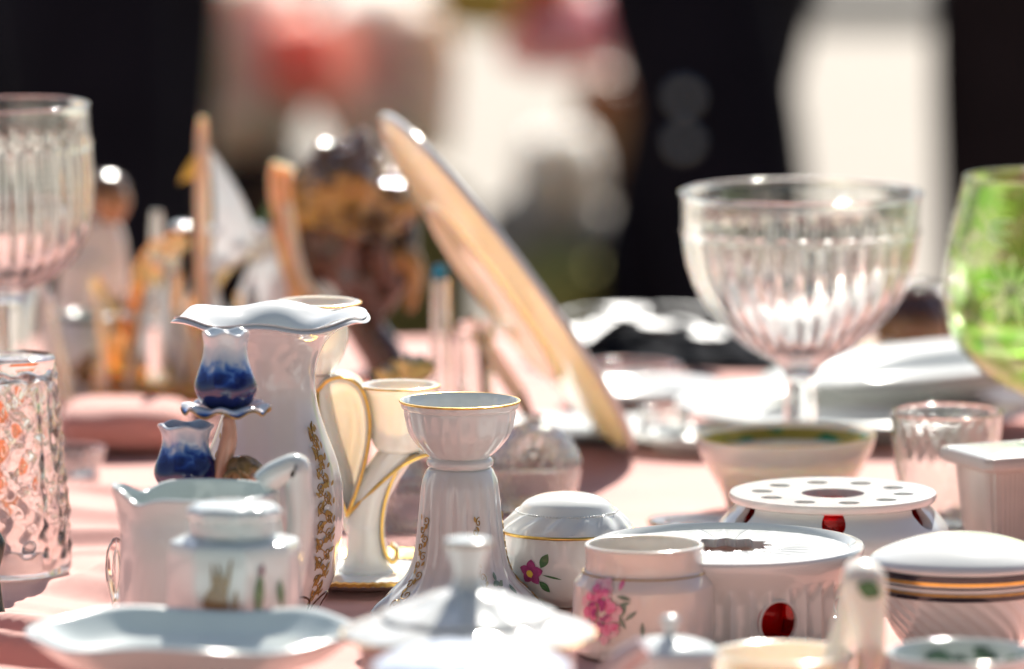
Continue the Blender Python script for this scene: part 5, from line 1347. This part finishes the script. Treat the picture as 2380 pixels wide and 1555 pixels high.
for yy in (225, 330):  # mirror balls added to make two blurred glints
    kk = 11.15 / FPX / math.cos(PITCH); wp = Vector(((1590 - 1190) * kk, 11.15, CAM_Z - 11.15 * math.tan(PITCH + math.atan((yy - 777.5) / FPX))))
    lp_ = Matrix.Rotation(-p3.rotation_euler.z, 3, 'Z') @ (wp - p3.location)
    obj('glint_ball', lathe_mesh('glint_ball', spl([(0, -0.016), (0.011, -0.0115), (0.016, 0), (0.011, 0.0115), (0.004, 0.0155), (0, 0.016)], 4), 24), MAT['chrome'], p3, lp_)
person('person in dark brown trousers at the right edge behind the green goblet', 2475, 11.2, -0.2, 0.04, 'dark_brown_trousers', 1.15)

def heap(name, label, cat, cx, cy, hw, hh, Y, mat, seed, depth=None, tilt=0.0, rough=0.18, base=None, group=None):
    """a soft bundle: squashed ball with folds, resting where its lower edge is."""
    kk = Y / FPX / math.cos(PITCH); z = CAM_Z - Y * math.tan(PITCH + math.atan((cy - 777.5) / FPX))
    rx, rz = hw * kk, hh * kk; ry = depth or min(rx, 0.16)
    V, F = [], []; nu, nv = 72, 40
    for j in range(nv + 1):
        ph = PI * j / nv
        for i in range(nu):
            th = 2 * PI * i / nu; d = Vector((math.sin(ph) * math.sin(th), -math.sin(ph) * math.cos(th), math.cos(ph)))
            s = 1 + rough * noise.noise(d * 2.2 + Vector((seed, 0, 0))) + rough * 0.5 * (abs(noise.noise(Vector((d.x * 6, d.y * 6, d.z * 2.5 + seed)))) - 0.25)
            sg = lambda v, p=0.75: math.copysign(abs(v) ** p, v)
            V.append(Vector((sg(d.x) * rx * s, sg(d.y) * ry * s, sg(d.z) * rz * s)))
    for j in range(nv):
        for i in range(nu): q = (i + 1) % nu; F.append((j * nu + i, (j + 1) * nu + i, (j + 1) * nu + q, j * nu + q))
    me = mesh(name, V, F); me.transform(Matrix.Rotation(tilt, 4, 'Y'))
    o = obj(name, me, mat, None, ((cx - 1190) * kk, Y, z)); tag(o, label, cat, group)
    return o

def floral(name, base, cols, sc):
    m, t, b = mat_base(name); N = t.nodes.new; L = t.links.new
    tc = N('ShaderNodeTexCoord'); v = N('ShaderNodeTexVoronoi'); v.inputs['Scale'].default_value = sc; L(tc.outputs['Object'], v.inputs['Vector'])
    s = N('ShaderNodeSeparateColor'); L(v.outputs['Color'], s.inputs[0])
    r = N('ShaderNodeValToRGB'); r.color_ramp.interpolation = 'CONSTANT'; es = r.color_ramp.elements; es[0].color = (*base, 1)
    for i, c in enumerate(cols[:-1]): e = es.new(0.3 + 0.6 * i / len(cols)); e.color = (*c, 1)
    es[-1].position = 0.9; es[-1].color = (*cols[-1], 1)
    L(s.outputs[0], r.inputs['Fac']); L(r.outputs[0], b.inputs['Base Color']); b.inputs['Roughness'].default_value = 0.9
    b.inputs['Subsurface Weight'].default_value = 1.0; b.inputs['Subsurface Scale'].default_value = 0.12; b.inputs['Subsurface Radius'].default_value = (1.0, 0.85, 0.75)
    return m
def stall():
    Y = 12.2; kk = Y / FPX / math.cos(PITCH); xx = lambda px: (px - 1190) * kk
    t = thing('stall_bench', 'low dark wooden bench carrying the textile stall in the background', 'bench', (xx(720), Y, 0))
    for i in range(4): obj('plank', box_mesh('plank', 0.44, 0.11, 0.03, 0.004), MAT['wood'], t, (0, -0.18 + 0.12 * i, 0.34))
    for sx in (-0.17, 0.17):
        for sy in (-0.17, 0.17): obj('leg', box_mesh('leg', 0.05, 0.05, 0.34, 0.004), MAT['wood'], t, (sx, sy, 0))
    st = thing('stool', 'small dark stool carrying the tan and pink bags', 'stool', (xx(1420), Y + 0.1, 0))
    obj('seat', lathe_mesh('seat', spl([(0, 0.33), (0.10, 0.33), (0.115, 0.345), (0.11, 0.362), (0, 0.366)], 4), 40), MAT['wood'], st)
    for i in range(4):
        q = PI / 4 + i * PI / 2; obj('leg', tube_mesh('leg', [(0.07 * math.cos(q), 0.07 * math.sin(q), 0.34), (0.10 * math.cos(q), 0.10 * math.sin(q), 0)], 0.014, 10), MAT['wood'], st)
    fl = floral('floral_cloth', (0.84, 0.62, 0.55), [(0.66, 0.58, 0.38), (0.86, 0.50, 0.47), (0.62, 0.64, 0.55), (0.88, 0.74, 0.58)], 7)
    heap('floral_bundle', 'faded floral cloth bundle at the left of the textile stall', 'bundle', 570, 150, 150, 235, Y - 0.02, fl, 1.0, 0.17)
    heap('coral_cushion', 'coral red cushion among the stall textiles', 'cushion', 700, 140, 82, 100, Y - 0.24, pbr('coral', (0.93, 0.27, 0.21), 0.9, sss=1.0, sr=(0.12, 0.09, 0.08), var=(12, 0.2)), 2.0, 0.06)
    heap('cream_blanket', 'rolled cream blanket beside the coral cushion', 'blanket', 870, 170, 125, 205, Y + 0.0, floral('cream_print', (0.86, 0.74, 0.64), [(0.84, 0.64, 0.55), (0.88, 0.80, 0.72), (0.80, 0.64, 0.50)], 9), 3.0, 0.16)
    heap('pink_bag', 'pink fabric bag on top of the stall at the upper middle', 'bag', 1330, 75, 165, 85, Y - 0.05, pbr('pink_fabric', (0.93, 0.45, 0.48), 0.8, sss=1.0, sr=(0.12, 0.09, 0.08), var=(10, 0.25)), 5.0, 0.12, R(-12))
    heap('orange_hat', 'orange knitted hat on the pink bag', 'hat', 1265, -45, 75, 55, Y - 0.05, pbr('orange_knit', (0.85, 0.22, 0.03), 0.9), 6.0, 0.07)
    heap('mustard_scarf', 'mustard coloured scarf bundle left of the orange hat', 'scarf', 1110, -5, 90, 75, Y - 0.12, pbr('mustard', (0.62, 0.42, 0.08), 0.9, var=(10, 0.3)), 7.0, 0.08)
    heap('leather_bag', 'tan leather bag standing left of the striding person', 'bag', 1415, 290, 85, 135, Y + 0.1, pbr('tan_leather', (0.42, 0.22, 0.10), 0.5, var=(10, 0.4)), 8.0, 0.1)
    heap('grey_sack', 'grey sack on the ground below the tan bag', 'sack', 1265, 570, 150, 120, Y - 0.45, pbr('grey_canvas', (0.50, 0.46, 0.40), 0.9, var=(8, 0.2)), 9.0, 0.10)
    heap('peach_shawl', 'peach shawl bundle at the right end of the bench', 'shawl', 985, 190, 75, 185, Y - 0.05, floral('peach_print', (0.88, 0.70, 0.58), [(0.90, 0.80, 0.72), (0.85, 0.58, 0.50), (0.88, 0.78, 0.62)], 10), 13.0, 0.12)
    heap('linen_heap', 'pale linen heap on the grey sack', 'linen', 1300, 400, 95, 105, Y - 0.47, pbr('linen', (0.90, 0.84, 0.76), 0.9, sss=1.0, sr=(0.10, 0.09, 0.08), var=(9, 0.2)), 14.0, 0.09)
    # things standing on the ground in front of the bench
    heap('olive_sack', 'olive canvas sack on the ground below the brown bird', 'sack', 950, 690, 160, 290, 11.75, pbr('olive_canvas', (0.24, 0.21, 0.06), 0.9, var=(8, 0.3)), 10.0, 0.14)
    heap('lime_sack', 'yellow green sack on the ground right of the olive one', 'sack', 1300, 720, 115, 150, 11.62, pbr('lime_canvas', (0.52, 0.48, 0.14), 0.9, var=(8, 0.3)), 11.0, 0.12)
    heap('shade_heap', 'black cover standing in for the shade under the left end of the bench', 'shade_mass', 600, 560, 190, 190, Y - 0.05, MAT['dark_trousers'], 12.0, 0.2)  # shade below the bench built as a black mass
stall()

def reflection_trees():
    """trees added unseen behind the photographer, for reflections and less sky fill"""
    random.seed(21)
    tr = thing('reflection_tree', 'broad green tree added unseen behind the photographer for reflections and darker fill', 'reflection_tree', (0, 0, 0), 'trees added behind the photographer')
    def limb(p0, p1, r0, r1): return tube_mesh('trunk', smooth_path([p0, (Vector(p0) + Vector(p1)) * 0.5 + Vector((random.uniform(-.15, .15), random.uniform(-.15, .15), 0)), p1], 4), lambda f: r0 + (r1 - r0) * f, 10)
    parts = [limb((0, 0, 0), (0.1, 0.05, 3.2), 0.24, 0.15)]; tips = []
    for i in range(7):
        an = i * 2.4; z0 = 2.0 + 0.2 * i; e = (1.9 * math.cos(an), 1.9 * math.sin(an), z0 + 1.6 + 0.25 * i); tips.append(Vector(e)); parts.append(limb((0.05, 0.02, z0), e, 0.10, 0.03))
    V, F = [], []
    for me in parts:
        b = len(V); V += [v.co.copy() for v in me.vertices]; F += [tuple(b + i for i in p.vertices) for p in me.polygons]
    obj('trunk', mesh('trunk', V, F), pbr('bark', (0.10, 0.07, 0.05), 0.9, var=(6, 0.4)), tr)
    V, F = [], []
    cl = [(t, 1.2) for t in tips] + [(Vector((random.uniform(-1.8, 1.8), random.uniform(-1.8, 1.8), random.uniform(2.4, 6.2))), random.uniform(0.7, 1.2)) for _ in range(22)]
    for c, rr in cl:
        for q in range(150):
            d = Vector((random.gauss(0, 1), random.gauss(0, 1), random.gauss(0, 1))).normalized() * rr * random.uniform(0.45, 1) ** 0.5
            a = Vector((random.gauss(0, 1), random.gauss(0, 1), random.gauss(0, 1))).normalized(); e = a.orthogonal().normalized(); p = c + d; L = random.uniform(.10, .20); b = len(V)
            V += [p - a * L, p + e * L * 0.5, p + a * L, p - e * L * 0.5]; F.append((b, b + 1, b + 2, b + 3))
    obj('crown', mesh('crown', V, F, False), pbr('foliage', (0.05, 0.10, 0.025), 0.6, var=(2, 0.4)), tr)
    spots = [(-13, -3), (-8.5, -5.5), (-4.2, -4.6), (0.3, -6.0), (4.6, -4.4), (9, -5.5), (13.5, -3)]  # all out of view, placed to shape glaze reflections and sky fill
    for i, (x, y) in enumerate(spots):
        if i == 0: t = tr
        else:
            t = tr.copy(); C.objects.link(t)
            for ch in list(tr.children):
                c = ch.copy(); C.objects.link(c); c.parent = t
        t.location = (x, y, 0); t.rotation_euler = (0, 0, i * 1.3); t.scale = (1.25, 1.25, 1.15 + 0.12 * (i % 3))
        t['label'] = 'broad green tree added unseen behind the photographer for reflections and darker fill'
reflection_trees()
